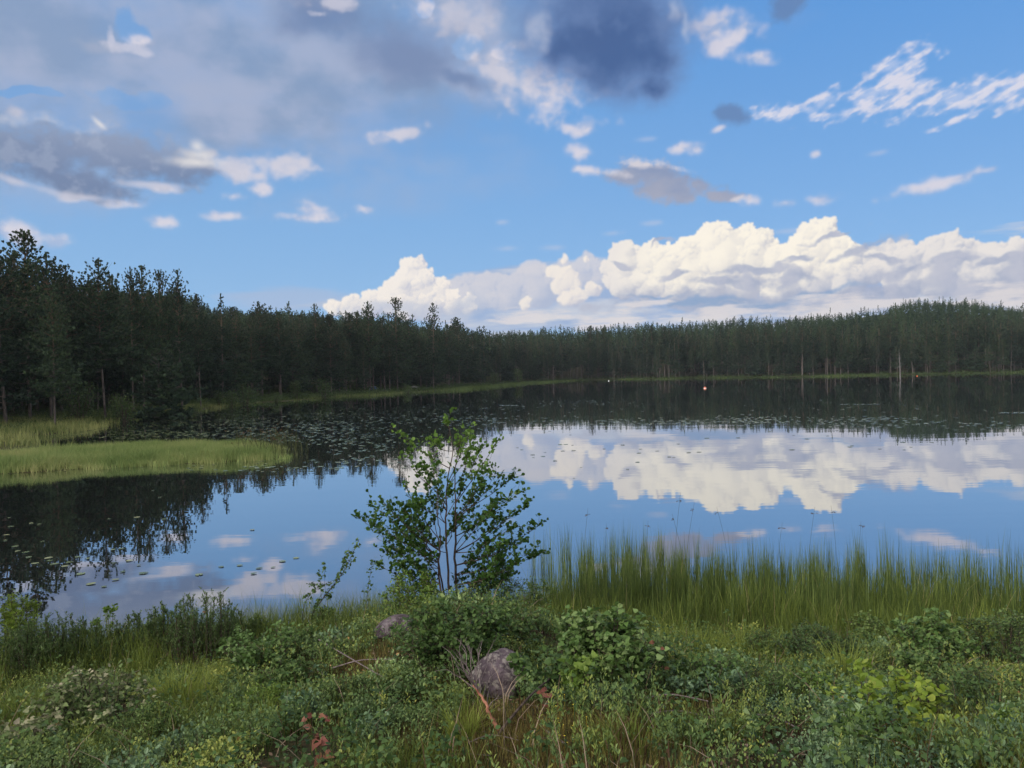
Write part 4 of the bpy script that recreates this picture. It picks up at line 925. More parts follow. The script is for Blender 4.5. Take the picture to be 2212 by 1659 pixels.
def twig_of(a, d, ln, rgx, sag=0.0, n=5):
    b = a + d * ln; m_ = (a + b) / 2 + rgx.normal(0, ln * .06, 3) + [0, 0, ln * .05]; return curve3([a, m_, b + [0, 0, -sag * ln]], n)

# ---------------------------------------------------------------- the alder by the water
def build_alder():
    rgx = np.random.default_rng(8); st, tr, lf = Geo(), Geo(), Geo(); D0 = 10.3
    C = lambda x, y, dd=0: P_at(729 + x * .293, 864 + y * .293, D0 + dd)
    base = np.array([C(835, 1400)[0], D0, 0]); base[2] = H1(base[0], D0) - .05
    stems = {'A': [base, C(812, 1250), C(800, 1000), C(800, 800), C(815, 580), C(845, 330, .05), C(805, 135, .1)],
             'B': [base + [.10, .06, 0], C(865, 1220, .1), C(872, 1000, .15), C(868, 760, .2), C(868, 540, .2), C(905, 270, .2)],
             'Cc': [base + [-.10, -.05, 0], C(745, 1230, -.1), C(762, 1060, -.15), C(742, 900, -.2), C(728, 740, -.25)],
             'E': [base + [-.06, .08, 0], C(740, 1190, .2), C(655, 1080, .3), C(690, 920, .35)]}
    lines = {}
    for k, (nm, p) in enumerate(stems.items()):
        ln = curve3(p, 26); ln[1:-1] += rgx.normal(0, .006, (24, 3)); lines[nm] = ln
        tube(tr, ln, np.linspace((.017, .020, .015, .014)[k], .0035, 26), 7)
    tips = [('A', .95, 800, 160), ('A', .72, 480, 262), ('A', .50, 520, 385), ('Cc', .8, 690, 395), ('A', .66, 960, 240), ('B', .75, 1000, 268), ('B', .62, 1180, 300), ('B', .6, 1040, 375), ('B', .55, 1120, 520), ('B', .5, 1205, 560), ('B', .52, 1290, 560),
            ('B', .42, 1340, 680), ('B', .40, 1250, 740), ('B', .30, 1400, 785), ('B', .30, 1230, 880), ('B', .28, 1300, 950), ('B', .22, 1510, 910), ('B', .20, 1390, 1040), ('B', .14, 1465, 1150), ('B', .12, 1330, 1200), ('B', .10, 1200, 1180), ('B', .16, 1100, 1070), ('B', .08, 1140, 1290), ('B', .06, 1250, 1300),
            ('Cc', .55, 500, 640), ('Cc', .5, 650, 640), ('Cc', .42, 310, 715), ('Cc', .42, 440, 760), ('Cc', .38, 235, 770), ('Cc', .34, 150, 862), ('Cc', .30, 250, 920), ('Cc', .28, 420, 900), ('Cc', .22, 480, 960), ('Cc', .18, 290, 970), ('E', .6, 560, 800), ('E', .5, 600, 930), ('Cc', .12, 450, 1050), ('Cc', .10, 370, 1110), ('Cc', .08, 300, 1220), ('Cc', .06, 480, 1200), ('E', .3, 540, 1060), ('E', .3, 560, 1190),
            ('A', .8, 720, 310), ('A', .85, 880, 330), ('A', .55, 660, 500), ('A', .6, 960, 420), ('A', .45, 920, 620), ('A', .4, 700, 720), ('A', .35, 980, 760), ('B', .35, 1050, 860), ('A', .5, 820, 640), ('A', .3, 880, 900), ('B', .45, 1060, 660), ('B', .3, 1150, 780), ('A', .4, 600, 760), ('A', .25, 660, 1000), ('B', .18, 1000, 1180), ('B', .2, 1200, 1060), ('B', .10, 1400, 1130), ('B', .08, 1290, 1240), ('B', .06, 1080, 1230), ('E', .12, 520, 1270), ('Cc', .04, 640, 1290), ('A', .06, 900, 1290), ('B', .05, 1180, 1340), ('E', .1, 620, 1330), ('B', .16, 1320, 1090), ('E', .45, 470, 860)]
    for (s_, f, x, y) in tips:
        ln = lines[s_]; a = ln[int(f * 25)]; dd = rgx.uniform(-.55, .55); b = C(x, y, dd); L_ = np.linalg.norm(b - a)
        m1 = a * .62 + b * .38 + np.array([0, 0, -.05 * L_]) + rgx.normal(0, .02, 3); m2 = a * .28 + b * .72 + np.array([0, 0, -.03 * L_]) + rgx.normal(0, .025, 3)
        br = curve3([a, m1, m2, b], 14); tube(tr, br, np.linspace(.004 + .0035 * L_, .0016, 14), 5)
        ddir = unit(b - a); young = sstep(650, 250, np.array(y))
        n_tw = int(4 + L_ * 9 * (1.15 - .35 * float(young)))
        for q in range(n_tw):
            t = rgx.uniform(.34, 1); a2 = br[int(t * 13)]; d2 = unit(ddir * .8 + rnd_dirs(1, rgx, -.25, .8)[0] * .9 + [0, 0, .25]); l2 = rgx.uniform(.10, .34) * (1.15 - t * .4)
            tw = twig_of(a2, d2, l2, rgx); tube(tr, tw, [.003, .0026, .0022, .0018, .0014], 3, cap=False)
            leaves_on(lf, tw, None, int(rgx.integers(5, 9)), .056, .047, ROUND, rgx, .03, .5, -.25 - .3 * float(young), .12 + .4 * float(young), .62 + .4 * float(young))
        leaves_on(lf, br[7:], None, 9, .048, .040, ROUND, rgx, .02, .5, -.3, .15 + .4 * float(young), .7 + .3 * float(young))
        leaves_on(lf, br[12:], None, 5, .048, .040, ROUND, rgx, .012, .5, -.5, .4 + .4 * float(young), 1)
    e = empty("alder", base); tag(e, "young alder with several thin stems on the near bank, dark against the water", "alder tree")
    for g_, nm, mt in ((tr, "trunk", M_STEM), (lf, "crown", M_ALDER)):
        for v in g_.V: v -= base.astype(np.float32)
        g_.build(nm, mt, e)
build_alder()

# ---------------------------------------------------------------- leafy bushes
def shrub(name, lab, cat, u, v, hh, wd, tmpl, L_, W_, mat_, stems=9, twigs=9, per=8, upright=.5, seed=1, group=None, up=.6, droop=.1, t0=0., t1=1., stem_mat=None, y=None, low=.25, jit=.03, vt=None, spike=False):
    rgx = np.random.default_rng(seed); b = ground_hit(u, v) if y is None else gp(P_at(u, v, y)[0], y); st, lf = Geo(), Geo()
    if vt is not None: hh = P_at(u, vt, b[1])[2] - b[2]
    for k in range(stems):
        a = rgx.uniform(0, 6.28); rr = wd * .5 * math.sqrt(rgx.uniform(0, 1)); h_ = hh * (rgx.uniform(.45, 1) if spike else rgx.uniform(.72, 1)) * (1 - .35 * (rr / (wd * .5)) ** 2)
        r0 = np.array([math.cos(a), math.sin(a), 0]) * rr * (upright * .8 + .1); tip = np.array([math.cos(a) * rr, math.sin(a) * rr, h_]); m_ = r0 * .6 + tip * .4 + np.array([0, 0, h_ * .12]) + rgx.normal(0, .02, 3)
        ln = curve3([r0 + [0, 0, -.08], m_, tip], 12); tube(st, ln, np.linspace(.0045 + hh * .003, .0016, 12), 4, cap=False)
        if spike:
            leaves_on(lf, ln[3:], None, 46, L_, W_, tmpl, rgx, .010, .2, -.9, t0, t1)
        for q in range(twigs):
            t = low + (1 - low) * rgx.uniform(0, 1) ** .8; a2 = ln[min(11, int(t * 11))]; d2 = unit(rnd_dirs(1, rgx, -.2, .6)[0] + np.array([0, 0, upright * .9])); l2 = rgx.uniform(.25, .6) * wd * .42 * (1.15 - .5 * t)
            tw = twig_of(a2, d2, l2, rgx, droop * .3); tube(st, tw, [.0022, .002, .0017, .0014, .001], 3, cap=False)
            leaves_on(lf, tw, None, per, L_, W_, tmpl, rgx, jit, up, droop, t0 + .12 * t, t1 * (.75 + .25 * t))
    e = empty(name, b); tag(e, lab, cat, group); st.build("stems", stem_mat or M_STEM, e); lf.build("leaves", mat_, e)
    return e
B = "bush"
shrub("birch_bush", "dense birch bush with dark heart-shaped leaves left of the lichened rock", B, 975, 1455, .62, .95, HEART, .042, .036, M_BIRCH, 34, 11, 8, .45, 11, None, .5, .35, .05, .75, vt=1300)
shrub("birch_bush", "birch bush with dull leaves behind the lichened rock under the alder", B, 1075, 1400, .5, .9, HEART, .040, .034, M_BIRCH, 24, 9, 8, .45, 12, None, .5, .35, .1, .95, vt=1305)
shrub("aspen_bush", "large aspen bush with pale silvery top leaves right of the lichened rock", B, 1305, 1510, .9, .88, HEART, .052, .047, M_PALE, 34, 12, 7, .55, 13, None, .6, .3, .1, .95, vt=1305)
shrub("aspen_sprout", "bright green aspen shoots in front of the large aspen bush", B, 1265, 1545, .5, .36, HEART, .055, .048, M_LIGHT, 7, 7, 5, .7, 14, None, .5, .2, .3, 1, vt=1400)
shrub("birch_bush", "thin birch sprig with a few dark leaves just right of the lichened rock", B, 1180, 1515, .6, .5, HEART, .055, .048, M_BIRCH, 8, 7, 6, .5, 15, None, .5, .3, 0, .8, vt=1380)
shrub("spirea_bush", "fresh light green feathery bush at the foot of the alder on the left", B, 890, 1330, .6, .72, OVAL, .040, .020, M_LIGHT, 26, 11, 9, .5, 16, None, .5, .2, .1, .9, vt=1225, y=9.6)
shrub("willow_bush", "green willow bush behind the alder stems at the edge of the reeds", B, 1075, 1310, .6, 1.0, OVAL, .045, .018, M_BIRCH, 22, 10, 9, .5, 17, None, .5, .2, .2, .9, vt=1215, y=10.9)
shrub("birch_bush", "low bush with scattered leaves below the reeds right of the alder", B, 1160, 1330, .4, .6, HEART, .038, .034, M_BIRCH, 10, 7, 6, .6, 18, None, .5, .2, .2, 1, vt=1240)
shrub("raspberry_bush", "bush with pinkish-white leaf undersides near the lower left corner", B, 220, 1600, .5, .95, HEART, .048, .038, M_PINK, 36, 8, 6, .5, 19, None, .3, .5, .1, 1, vt=1420)
shrub("raspberry_bush", "pinkish leafy bush cut by the bottom left corner", B, 40, 1650, .4, .6, HEART, .050, .040, M_PINK, 16, 7, 6, .5, 20, None, .3, .4, .1, .9, vt=1560)
shrub("aspen_bush", "broad low aspen bush with grey-green leaves left of the purple rock", B, 570, 1450, .4, .95, HEART, .046, .042, M_PALE, 26, 8, 6, .5, 21, None, .6, .3, 0, .75, vt=1345)
shrub("aspen_bush", "leafy aspen bush left of the grassy tussock", B, 500, 1420, .35, .6, HEART, .046, .04, M_BIRCH, 14, 7, 6, .5, 22, None, .6, .3, .3, 1, vt=1350)
shrub("willow_sapling", "upright sapling with light round leaves rising over the water at the left", "sapling", 232, 1420, .8, .36, ROUND, .055, .044, M_LIGHT, 4, 8, 6, .7, 23, None, .6, 0, .1, .8, vt=1270)
shrub("willow_sapling", "smaller round-leaved sapling left of the upright one", "sapling", 180, 1430, .5, .26, ROUND, .05, .04, M_LIGHT, 3, 6, 5, .7, 24, None, .6, 0, .1, .7, vt=1322)
shrub("willow_bush", "fuzzy yellow-green willow at the left edge above the water", B, 30, 1440, .8, .75, OVAL, .05, .011, M_YELLOW, 40, 12, 12, .9, 25, None, .4, 0, .0, .62, vt=1272)
for i, (u, v, vt, wd, lab) in enumerate([(435, 1430, 1268, 1.0, "tallest dark bog myrtle with many upright twigs above the left water"), (365, 1430, 1292, .7, "bog myrtle just left of the tallest one, its top rounded"), (310, 1440, 1318, .8, "short bog myrtle between the saplings and the tallest myrtle"),
        (145, 1450, 1318, .9, "dark bog myrtle left of the smaller sapling"), (95, 1460, 1325, .9, "dark bog myrtle beside the fuzzy willow at the left edge"), (515, 1415, 1312, .8, "bog myrtle at the right end of the row over the left water"), (255, 1450, 1332, .9, "low bog myrtle under the upright round-leaved sapling"), (30, 1475, 1340, .9, "dark bog myrtle below the fuzzy willow at the left edge")]):
    shrub("bog_myrtle", lab, B, u, v, .5, wd, OVAL, .034, .013, M_MYRTLE, int(16 + wd * 46), 5, 12, 1.0, 30 + i, "bog myrtles along the left waterline", .3, -.5, .1, .8, vt=vt, low=.3, jit=.012, spike=True)
shrub("bilberry_bush", "round dark bush with small oval leaves at the right, below the reeds", B, 1765, 1435, .4, .85, OVAL, .030, .019, M_MYRTLE, 34, 9, 9, .6, 41, None, .6, 0, .1, .8, vt=1350)
shrub("bilberry_bush", "low dark bush left of the round dark bush below the reeds", B, 1660, 1420, .3, .6, OVAL, .03, .018, M_MYRTLE, 18, 8, 8, .6, 42, None, .6, 0, .2, 1, vt=1365)
shrub("aspen_bush", "pale-topped aspen bush near the right edge below the reeds", B, 2010, 1455, .55, .8, HEART, .046, .040, M_PALE, 26, 9, 7, .5, 43, None, .6, .3, .05, .85, vt=1315)
shrub("aspen_bush", "yellowing aspen bush with round lime-coloured leaves in the lower right", B, 1915, 1610, .6, .70, ROUND, .046, .042, M_YELLOW, 22, 9, 5, .6, 44, None, .6, .2, .1, .9, vt=1440)
shrub("spirea_bush", "low feathery green bush below the yellowing aspen in the lower right", B, 1900, 1640, .3, .5, OVAL, .03, .015, M_LIGHT, 20, 8, 9, .6, 45, None, .5, .1, 0, .6, vt=1545)
shrub("birch_bush", "dark bush cut by the right edge below the reeds", B, 2175, 1445, .5, .9, OVAL, .036, .024, M_MYRTLE, 30, 9, 8, .5, 46, None, .5, .1, .2, 1, vt=1310)
shrub("birch_bush", "mottled green bush between the grass tufts and the pale-topped aspen", B, 1880, 1400, .3, .7, HEART, .034, .028, M_BIRCH, 20, 8, 7, .5, 47, None, .5, .2, .3, 1, vt=1325)
shrub("aspen_bush", "low pale-leaved aspen below the bright tufts in the middle right", B, 1545, 1500, .3, .8, HEART, .040, .034, M_PALE, 18, 7, 6, .5, 48, None, .6, .2, .0, .7, vt=1425)
shrub("birch_bush", "small green bush below the large aspen bush to its right", B, 1440, 1475, .3, .5, HEART, .042, .036, M_BIRCH, 12, 7, 6, .5, 49, None, .6, .2, .2, 1, vt=1390)
for i, (u, v, vt, wd, tm, mt, lab) in enumerate([(330, 1600, 1520, .5, OVAL, M_BIRCH, "small bush between the pinkish bush and the bright grass tuft"), (620, 1500, 1420, .5, HEART, M_BIRCH, "small dark birch below the broad low aspen bush"), (760, 1540, 1465, .45, OVAL, M_MYRTLE, "upright dark shoots left of the dead branch"),
        (560, 1560, 1490, .5, OVAL, M_LIGHT, "light green shoots in the scrub below the broad low aspen bush"), (1640, 1530, 1450, .6, OVAL, M_MYRTLE, "dark bush between the grass tufts and the blueish bilberries"), (1740, 1540, 1455, .5, OVAL, M_LIGHT, "yellow-green shoots left of the yellowing aspen bush"), (2100, 1530, 1440, .6, OVAL, M_MYRTLE, "dark shoots right of the yellowing aspen bush"),
        (1990, 1490, 1400, .5, HEART, M_BIRCH, "leafy bush below the pale-topped aspen"), (2190, 1640, 1560, .4, OVAL, M_LIGHT, "light shoots in the bottom right corner"), (700, 1370, 1300, .4, HEART, M_BIRCH, "low birch leaves at the foot of the leaning birch"), (850, 1560, 1490, .4, OVAL, M_MYRTLE, "dark shoots between the dead branch and the red seedling"), (640, 1420, 1350, .5, HEART, M_BIRCH, "leafy bush left of the darker grassy shoulder")]):
    shrub("low_bush", lab, B, u, v, .3, wd, tm, .036, .030 if tm is HEART else .014, mt, 22, 7, 8, .8 if tm is OVAL else .5, 80 + i, None, .5, 0 if tm is OVAL else .3, .1, .95, vt=vt)
# leaning birch by the water
def leaning_birch():
    rgx = np.random.default_rng(61); st, lf = Geo(), Geo(); y0 = 8.9; b = ground_hit(650, 1362); y0 = b[1]
    main = curve3([b, P_at(700, 1290, y0 + .1), P_at(742, 1235, y0 + .15), P_at(776, 1165, y0 + .2)], 18); tube(st, main, np.linspace(.011, .003, 18), 5)
    sec = curve3([b, P_at(660, 1300, y0 - .1), P_at(690, 1268, y0 - .15)], 10); tube(st, sec, np.linspace(.006, .002, 10), 4)
    t3 = curve3([P_at(790, 1330, y0 + .2), P_at(795, 1270, y0 + .2), P_at(806, 1208, y0 + .2)], 10); t3[0][2] = H1(t3[0][0], t3[0][1]) - .03; tube(st, t3, np.linspace(.006, .002, 10), 4)
    for (u, v) in ((668, 1262), (690, 1232), (655, 1290), (700, 1215), (722, 1258), (755, 1180), (768, 1205), (740, 1215), (680, 1310), (715, 1290)):
        k = main[min(17, int(rgx.uniform(.25, .9) * 17))]; p = P_at(u, v, y0 + rgx.uniform(-.2, .2)); tw = curve3([k, (k + p) / 2 + [0, 0, .03], p], 8); tube(st, tw, np.linspace(.003, .0012, 8), 3, cap=False)
        leaves_on(lf, tw[2:], None, 24, .050, .044, HEART, rgx, .02, .3, .7, .1, .8)
    for ln, n_ in ((main[5:], 90), (sec[3:], 34), (t3[2:], 44)): leaves_on(lf, ln, None, n_, .050, .044, HEART, rgx, .06, .3, .7, .05, .8)
    e = empty("leaning_birch", b)
    for g_ in (st, lf):
        for q in g_.V: q -= b.astype(np.float32)
    tag(e, "slender young birch leaning out over the water left of the alder", "birch sapling"); st.build("stems", M_STEM, e); lf.build("leaves", M_BIRCH, e)
leaning_birch()
# seedlings with red leaves
def seedling(u, v, pts, mat_, lab, size, cat="seedling", name="red_leaved_seedling"):
    rgx = np.random.default_rng(int(u)); b = ground_hit(u, v); st, lf = Geo(), Geo()
    for (pu, pv) in pts:
        p = P_at(pu, pv, b[1] + rgx.uniform(-.05, .05)) - b; ln = curve3([[0, 0, -.02], p * .55 + [0, 0, .02], p], 7); tube(st, ln, np.linspace(.003, .0015, 7), 4)
        scatter(lf, HEART, (p + rgx.normal(0, .006, (2, 3))), unit(rnd_dirs(2, rgx, -.5, .2)), unit(np.array([[.1, -.8, .6]]) + rgx.normal(0, .3, (2, 3))), size * rgx.uniform(.8, 1.1, 2), size * .7, rgx.uniform(.2, .9, 2))
    e = empty(name, b); tag(e, lab, cat); st.build("stems", M_STEM, e); lf.build("leaves", mat_, e)
seedling(688, 1612, [(668, 1548), (690, 1545), (672, 1572), (700, 1555), (688, 1590)], M_RED, "seedling with a few red leaves at the bottom left of the middle", .055)
seedling(1172, 1545, [(1168, 1495), (1182, 1500), (1186, 1520), (1175, 1488)], M_RED, "seedling with small red leaves below the lichened rock on its right", .045)
seedling(700, 1650, [(688, 1600), (702, 1628)], M_RED, "single large red leaf low down near the bottom edge", .085)
seedling(445, 1400, [(440, 1322), (448, 1336), (425, 1345), (460, 1352)], M_RED, "seedling with brownish-red leaves in front of the tallest bog myrtle", .06)
seedling(1420, 1500, [(1410, 1385), (1425, 1400), (1432, 1440), (1405, 1420)], M_RED, "twig of rusty leaves on the right side of the large aspen bush", .05)

# ---------------------------------------------------------------- rocks, tussock, dead wood
def rock_at(u, v, R_, sq, seed, m_, lab, sink=.3, rz=0):
    b = ground_hit(u, v); o = rock_mesh("rock", m_, seed, R_, sq, 40, .16).build("rock", m_, None, True); o.location = (b[0], b[1] + R_ * .5, b[2] + R_ * sq[2] * (1 - sink)); o.rotation_euler = (0.15, -.25, rz); tag(o, lab, "rock"); return o
rock_at(1084, 1506, .265, (.92, .9, .78), 12, M_ROCK, "grey rock dotted with pale lichen behind the dead branch", .46, .5)
rock_at(852, 1372, .19, (1.2, .9, .6), 23, M_ROCK2, "purple-grey rock below the alder beside the grassy tussock", .45, .2)
rock_at(1330, 1500, .22, (1.1, .9, .6), 29, M_ROCK2, "low rock mostly hidden by the large aspen bush", .4, .2)
# dead branch with a fan of grey twigs
def dead_branch():
    rgx = np.random.default_rng(4); b = ground_hit(1080, 1590); y0 = b[1]; g1, g2 = Geo(), Geo()
    tr = curve3([b + [0, 0, .02], P_at(1068, 1562, y0), P_at(1055, 1538, y0), P_at(1050, 1520, y0 + .05), P_at(1035, 1498, y0 + .08), P_at(1022, 1480, y0 + .1)], 24); tr[1:-1] += rgx.normal(0, .003, (22, 3)); tube(g1, tr, np.linspace(.013, .007, 24), 7)
    for (u, v, f) in ((985, 1402, 1), (992, 1395, 1), (1002, 1392, 1), (1012, 1396, 1), (1020, 1398, .95), (1030, 1402, .9), (1040, 1400, .85), (1050, 1412, .8), (978, 1420, 1), (984, 1440, .95), (976, 1455, .9), (1060, 1430, .7), (1062, 1460, .6), (995, 1425, .9), (1078, 1500, .5), (1030, 1430, .9)):
        a = tr[int(f * 23)]; p = P_at(u, v, y0 + .1 + rgx.uniform(-.15, .2)); m1 = a * .6 + p * .4 + rgx.normal(0, .012, 3); m2 = a * .25 + p * .75 + rgx.normal(0, .012, 3)
        tw = curve3([a, m1, m2, p], 12); tube(g2, tw, np.linspace(.0036, .0011, 12), 4)
        for _ in range(2):
            k = int(rgx.uniform(.4, .95) * 11); d_ = unit(unit(p - a) + rnd_dirs(1, rgx)[0] * .6); t2 = twig_of(tw[k], d_, rgx.uniform(.05, .13), rgx); tube(g2, t2, [.0026, .0022, .0018, .0015, .001], 3)
    e = empty("dead_branch", b)
    for g_ in (g1, g2):
        for q in g_.V: q -= b.astype(np.float32)
    tag(e, "dead branch with orange bark and a fan of bare grey twigs before the rock", "branch"); g1.build("limb", M_ORANGEBARK, e); g2.build("twigs", M_GREYTWIG, e)
dead_branch()
def stick(pts, r_, lab, m_=None, lift=.03, heights=None):
    P_ = np.array([ground_hit(u, v) for u, v in pts]); P_[:, 2] += lift if heights is None else np.array(heights); ln = curve3(P_, 16); g = Geo(); tube(g, ln - P_[0], np.linspace(r_, r_ * .5, 16), 6)
    o = g.build("fallen_stick", m_ or M_GREYTWIG); o.location = tuple(P_[0]); tag(o, lab, "stick"); return o
stick([(1075, 1600), (1110, 1575), (1160, 1535), (1225, 1488)], .012, "grey-green stick lying from the dead branch up to the right", M_STEM, heights=[.03, .08, .14, .2])
stick([(905, 1655), (945, 1643), (1000, 1640), (1060, 1645)], .007, "curved grey stick near the bottom edge in the middle")
stick([(1010, 1620), (1060, 1600), (1120, 1612)], .006, "thin pale stick below the dead branch")
stick([(1180, 1590), (1215, 1618), (1255, 1655)], .007, "pale stick pointing to the bottom edge right of the dead branch")
stick([(1395, 1540), (1450, 1530), (1530, 1545)], .008, "upper grey stick in the brushwood right of the large aspen bush", heights=[.1, .1, .1])
stick([(1400, 1560), (1470, 1556), (1560, 1575)], .009, "lower grey stick in the brushwood right of the large aspen bush", heights=[.05, .06, .05])
stick([(690, 1420), (750, 1450), (830, 1490)], .008, "long grey stick in the brushwood left of the dark birch bush", heights=[.2, .15, .1])
stick([(720, 1470), (780, 1460), (850, 1455)], .007, "second grey stick across the brushwood left of the dark birch bush", heights=[.12, .14, .12])
stick([(1600, 1575), (1660, 1580), (1720, 1600)], .008, "short stick in the blueish bilberries at the lower right", heights=[.08, .1, .08])
def grass_tuft(u, v, n, h, wd, spread, lab, t0, t1, m_=None, name="grass_tuft", bend=(.2, .8), cat="grass tuft"):
    b = ground_hit(u, v); g = Geo(); a = rg.uniform(0, 6.28, n); r_ = np.sqrt(rg.uniform(0, 1, n)) * spread; P = np.stack([np.cos(a) * r_, np.sin(a) * r_, 0 * a - .02], 1)
    lean = np.stack([np.cos(a), np.sin(a), 0 * a], 1) * .8 + rnd_dirs(n, rg, -.1, .1) * .7
    blades(g, P, lean, h * rg.uniform(.5, 1.15, n), wd, rg.uniform(*bend, n), rg.uniform(t0, t1, n), 0, 4, rg); o = g.build(name, m_ or M_GRASS); o.location = tuple(b); tag(o, lab, cat)
grass_tuft(395, 1530, 900, .44, .006, .30, "bright yellow-green grass tuft in the lower left", .55, .86)
grass_tuft(455, 1480, 400, .38, .005, .26, "bright grass behind the yellow-green tuft, to its right", .5, .8)
grass_tuft(1003, 1595, 170, .30, .006, .09, "small bright grass tuft left of the dead branch foot", .6, .86)
grass_tuft(985, 1530, 60, .25, .006, .06, "thin grass tuft above the small bright one", .5, .8)
grass_tuft(1500, 1430, 520, .42, .007, .36, "light grass tuft below the left end of the reeds", .45, .82)
grass_tuft(1620, 1425, 560, .42, .007, .38, "second light grass tuft below the reeds, to the right", .45, .82)
grass_tuft(1830, 1480, 260, .52, .008, .14, "tall arching grass tuft at the right between the bushes", .55, .88)
grass_tuft(280, 1420, 900, .42, .006, .4, "dark green grass among the saplings at the left", .15, .55)
grass_tuft(60, 1560, 900, .38, .006, .4, "green grass by the left edge above the pinkish bushes", .3, .7)
for i, (u, v, n_, h, lab) in enumerate([(150, 1640, 220, .3, "grass tuft between the pinkish bushes at the bottom left"), (480, 1600, 160, .26, "thin green grass tuft left of the red seedling"), (610, 1380, 240, .34, "grass tuft at the waterline left of the leaning birch"), (560, 1370, 240, .34, "grass tuft at the waterline behind the broad low aspen"),
        (1350, 1620, 200, .26, "grass tuft at the bottom right of the middle"), (1560, 1600, 220, .24, "low grass tuft among the blueish bilberries"), (1700, 1440, 260, .36, "grass tuft below the round dark bush"), (1960, 1420, 240, .4, "grass behind the pale-topped aspen"), (2150, 1500, 260, .36, "grass tuft near the right edge"),
        (930, 1510, 120, .26, "grass blades between the dark birch bush and the dead branch"), (330, 1450, 420, .4, "tall grass behind the bright yellow-green tuft"), (1320, 1300, 300, .5, "grass rising behind the large aspen bush"), (1820, 1370, 300, .45, "grass between the reeds and the right bushes")]):
    grass_tuft(u, v, n_, h, .0055, .1 + .0006 * n_, lab, .25 + .04 * (i % 4), .75)
grass_tuft(775, 1362, 700, .22, .005, .30, "brownish-green grassy tussock on the mound left of the purple rock", .0, 1.0, M_HEATH, "tussock", (.3, .9), "tussock")
grass_tuft(735, 1375, 400, .2, .005, .25, "darker left shoulder of the grassy mound by the water", .1, 1.0, M_HEATH, "tussock", (.3, .9), "tussock")

# ---------------------------------------------------------------- ground cover
def near_points(n, smin=.05, xlim=None, y0=2.2, y1=15, rng=rg):
    a = rng.uniform(-.80, .80, n * 3); r_ = y0 + (y1 - y0) * rng.uniform(0, 1, n * 3) ** .8; x, y = r_ * np.sin(a), r_ * np.cos(a); s_ = lake_sd(x, y); k = (s_ > smin)
    return x[k][:n], y[k][:n], s_[k][:n]
CLEAR = [(1085, 1515, .28), (1075, 1545, .26), (852, 1385, .26), (780, 1450, .30), (1470, 1550, .30), (1070, 1590, .35), (690, 1600, .22), (1172, 1545, .15), (1130, 1560, .2), (395, 1520, .25), (1003, 1590, .15)]
CLEAR = [(*ground_hit(u, v)[:2], r_) for u, v, r_ in CLEAR]
def kept_clear(x, y):                    # open spots round rocks and dead wood
    k = np.zeros(x.shape, bool)
    for cx, cy, r_ in CLEAR: k |= np.hypot(x - cx, (y - cy) * .8) < r_
    return k
# litter and moss
x, y, s_ = near_points(26000); P = gpts(x, y, .004)
g = Geo(); scatter(g, OVAL, P + rg.uniform(0, .02, (len(P), 1)) * [[0, 0, 1]], rnd_dirs(len(P), rg, -.3, .3), unit(rnd_dirs(len(P), rg, .2, 1) + [0, 0, .6]), rg.uniform(.02, .05, len(P)), rg.uniform(.006, .022, len(P)), rg.uniform(0, 1, len(P)) ** 1.5)
o = g.build("leaf_litter", M_LITTER); tag(o, "brown dead leaves and bits of twig between the plants on the near bank", "leaf litter", kind="stuff")
# bilberry and heath scrub, in rounded clumps of different kinds
def clumps(x, y, c_):
    """nearest jittered cell: distance (in cells) and three random numbers of that cell"""
    gx, gy = x / c_, y / c_; bx, by = np.floor(gx).astype(int), np.floor(gy).astype(int); bd = np.full(x.shape, 9.0); out = [np.zeros(x.shape) for _ in range(3)]
    for i in (-1, 0, 1):
        for j in (-1, 0, 1):
            cx, cy = bx + i, by + j; d = np.hypot(cx + _h01(cx, cy, 1) - gx, cy + _h01(cx, cy, 2) - gy); k = d < bd; bd = np.where(k, d, bd)
            for q in range(3): out[q] = np.where(k, _h01(cx, cy, 3 + q), out[q])
    return (bd, *out)
x, y, s_ = near_points(22000, .5, y0=2.0, y1=12.5); P = gpts(x, y, -.01); az0 = np.arctan2(x, y)
cd, r1, r2, r3 = clumps(x + gnoise(x * 3, y * 3, 4) * .2, y + gnoise(x * 3, y * 3, 5) * .2, .46); pc = fbm(x / 1.6 + 5, y / 1.6, 4, .55, 67)
bare = .42 * sstep(1.5, .7, np.abs(x - .15)) * sstep(5.2, 4.4, y)
k = (cd < .66 - .36 * r3 - bare + rg.normal(0, .05, len(x))) & ~kept_clear(x, y) & (s_ > 2.2 + 1.2 * sstep(-.1, .15, az0) + rg.normal(0, .4, len(x))); x, y, P, cd, r1, r2, r3, pc = (q[k] for q in (x, y, P, cd, r1, r2, r3, pc))
n = len(P); hgt = (.05 + (.07 + .17 * r1) * np.sqrt(np.clip(1 - (cd / .8) ** 2, 0, 1))) * rg.uniform(.75, 1.15, n); dist = np.hypot(x, y)
nl = np.where(dist < 5.5, 26, np.where(dist < 8, 18, 12)); g = Geo(); st = Geo()
ax = unit(rnd_dirs(n, rg, -.1, .1) * .45 + [0, 0, 1])
rep_ = np.repeat(np.arange(n), nl); t = rg.uniform(.35, 1, len(rep_)) ** .8; sp = .020 + .016 * t
Q = P[rep_] + ax[rep_] * (hgt[rep_] * t)[:, None] + rg.normal(0, 1, (len(rep_), 3)) * sp[:, None] * [1, 1, .4]
ls = (.015 + .016 * r3[rep_]) * rg.uniform(.7, 1.25, len(rep_)) * np.where(dist[rep_] > 8, 1.4, np.where(dist[rep_] > 5.5, 1.15, 1))
tint = np.clip(.08 + .5 * (pc[rep_] - .3) + .50 * r2[rep_] + .50 * (t - .65) + rg.normal(0, .09, len(rep_)), 0, .85) + (rg.uniform(size=len(rep_)) < .015) * .25
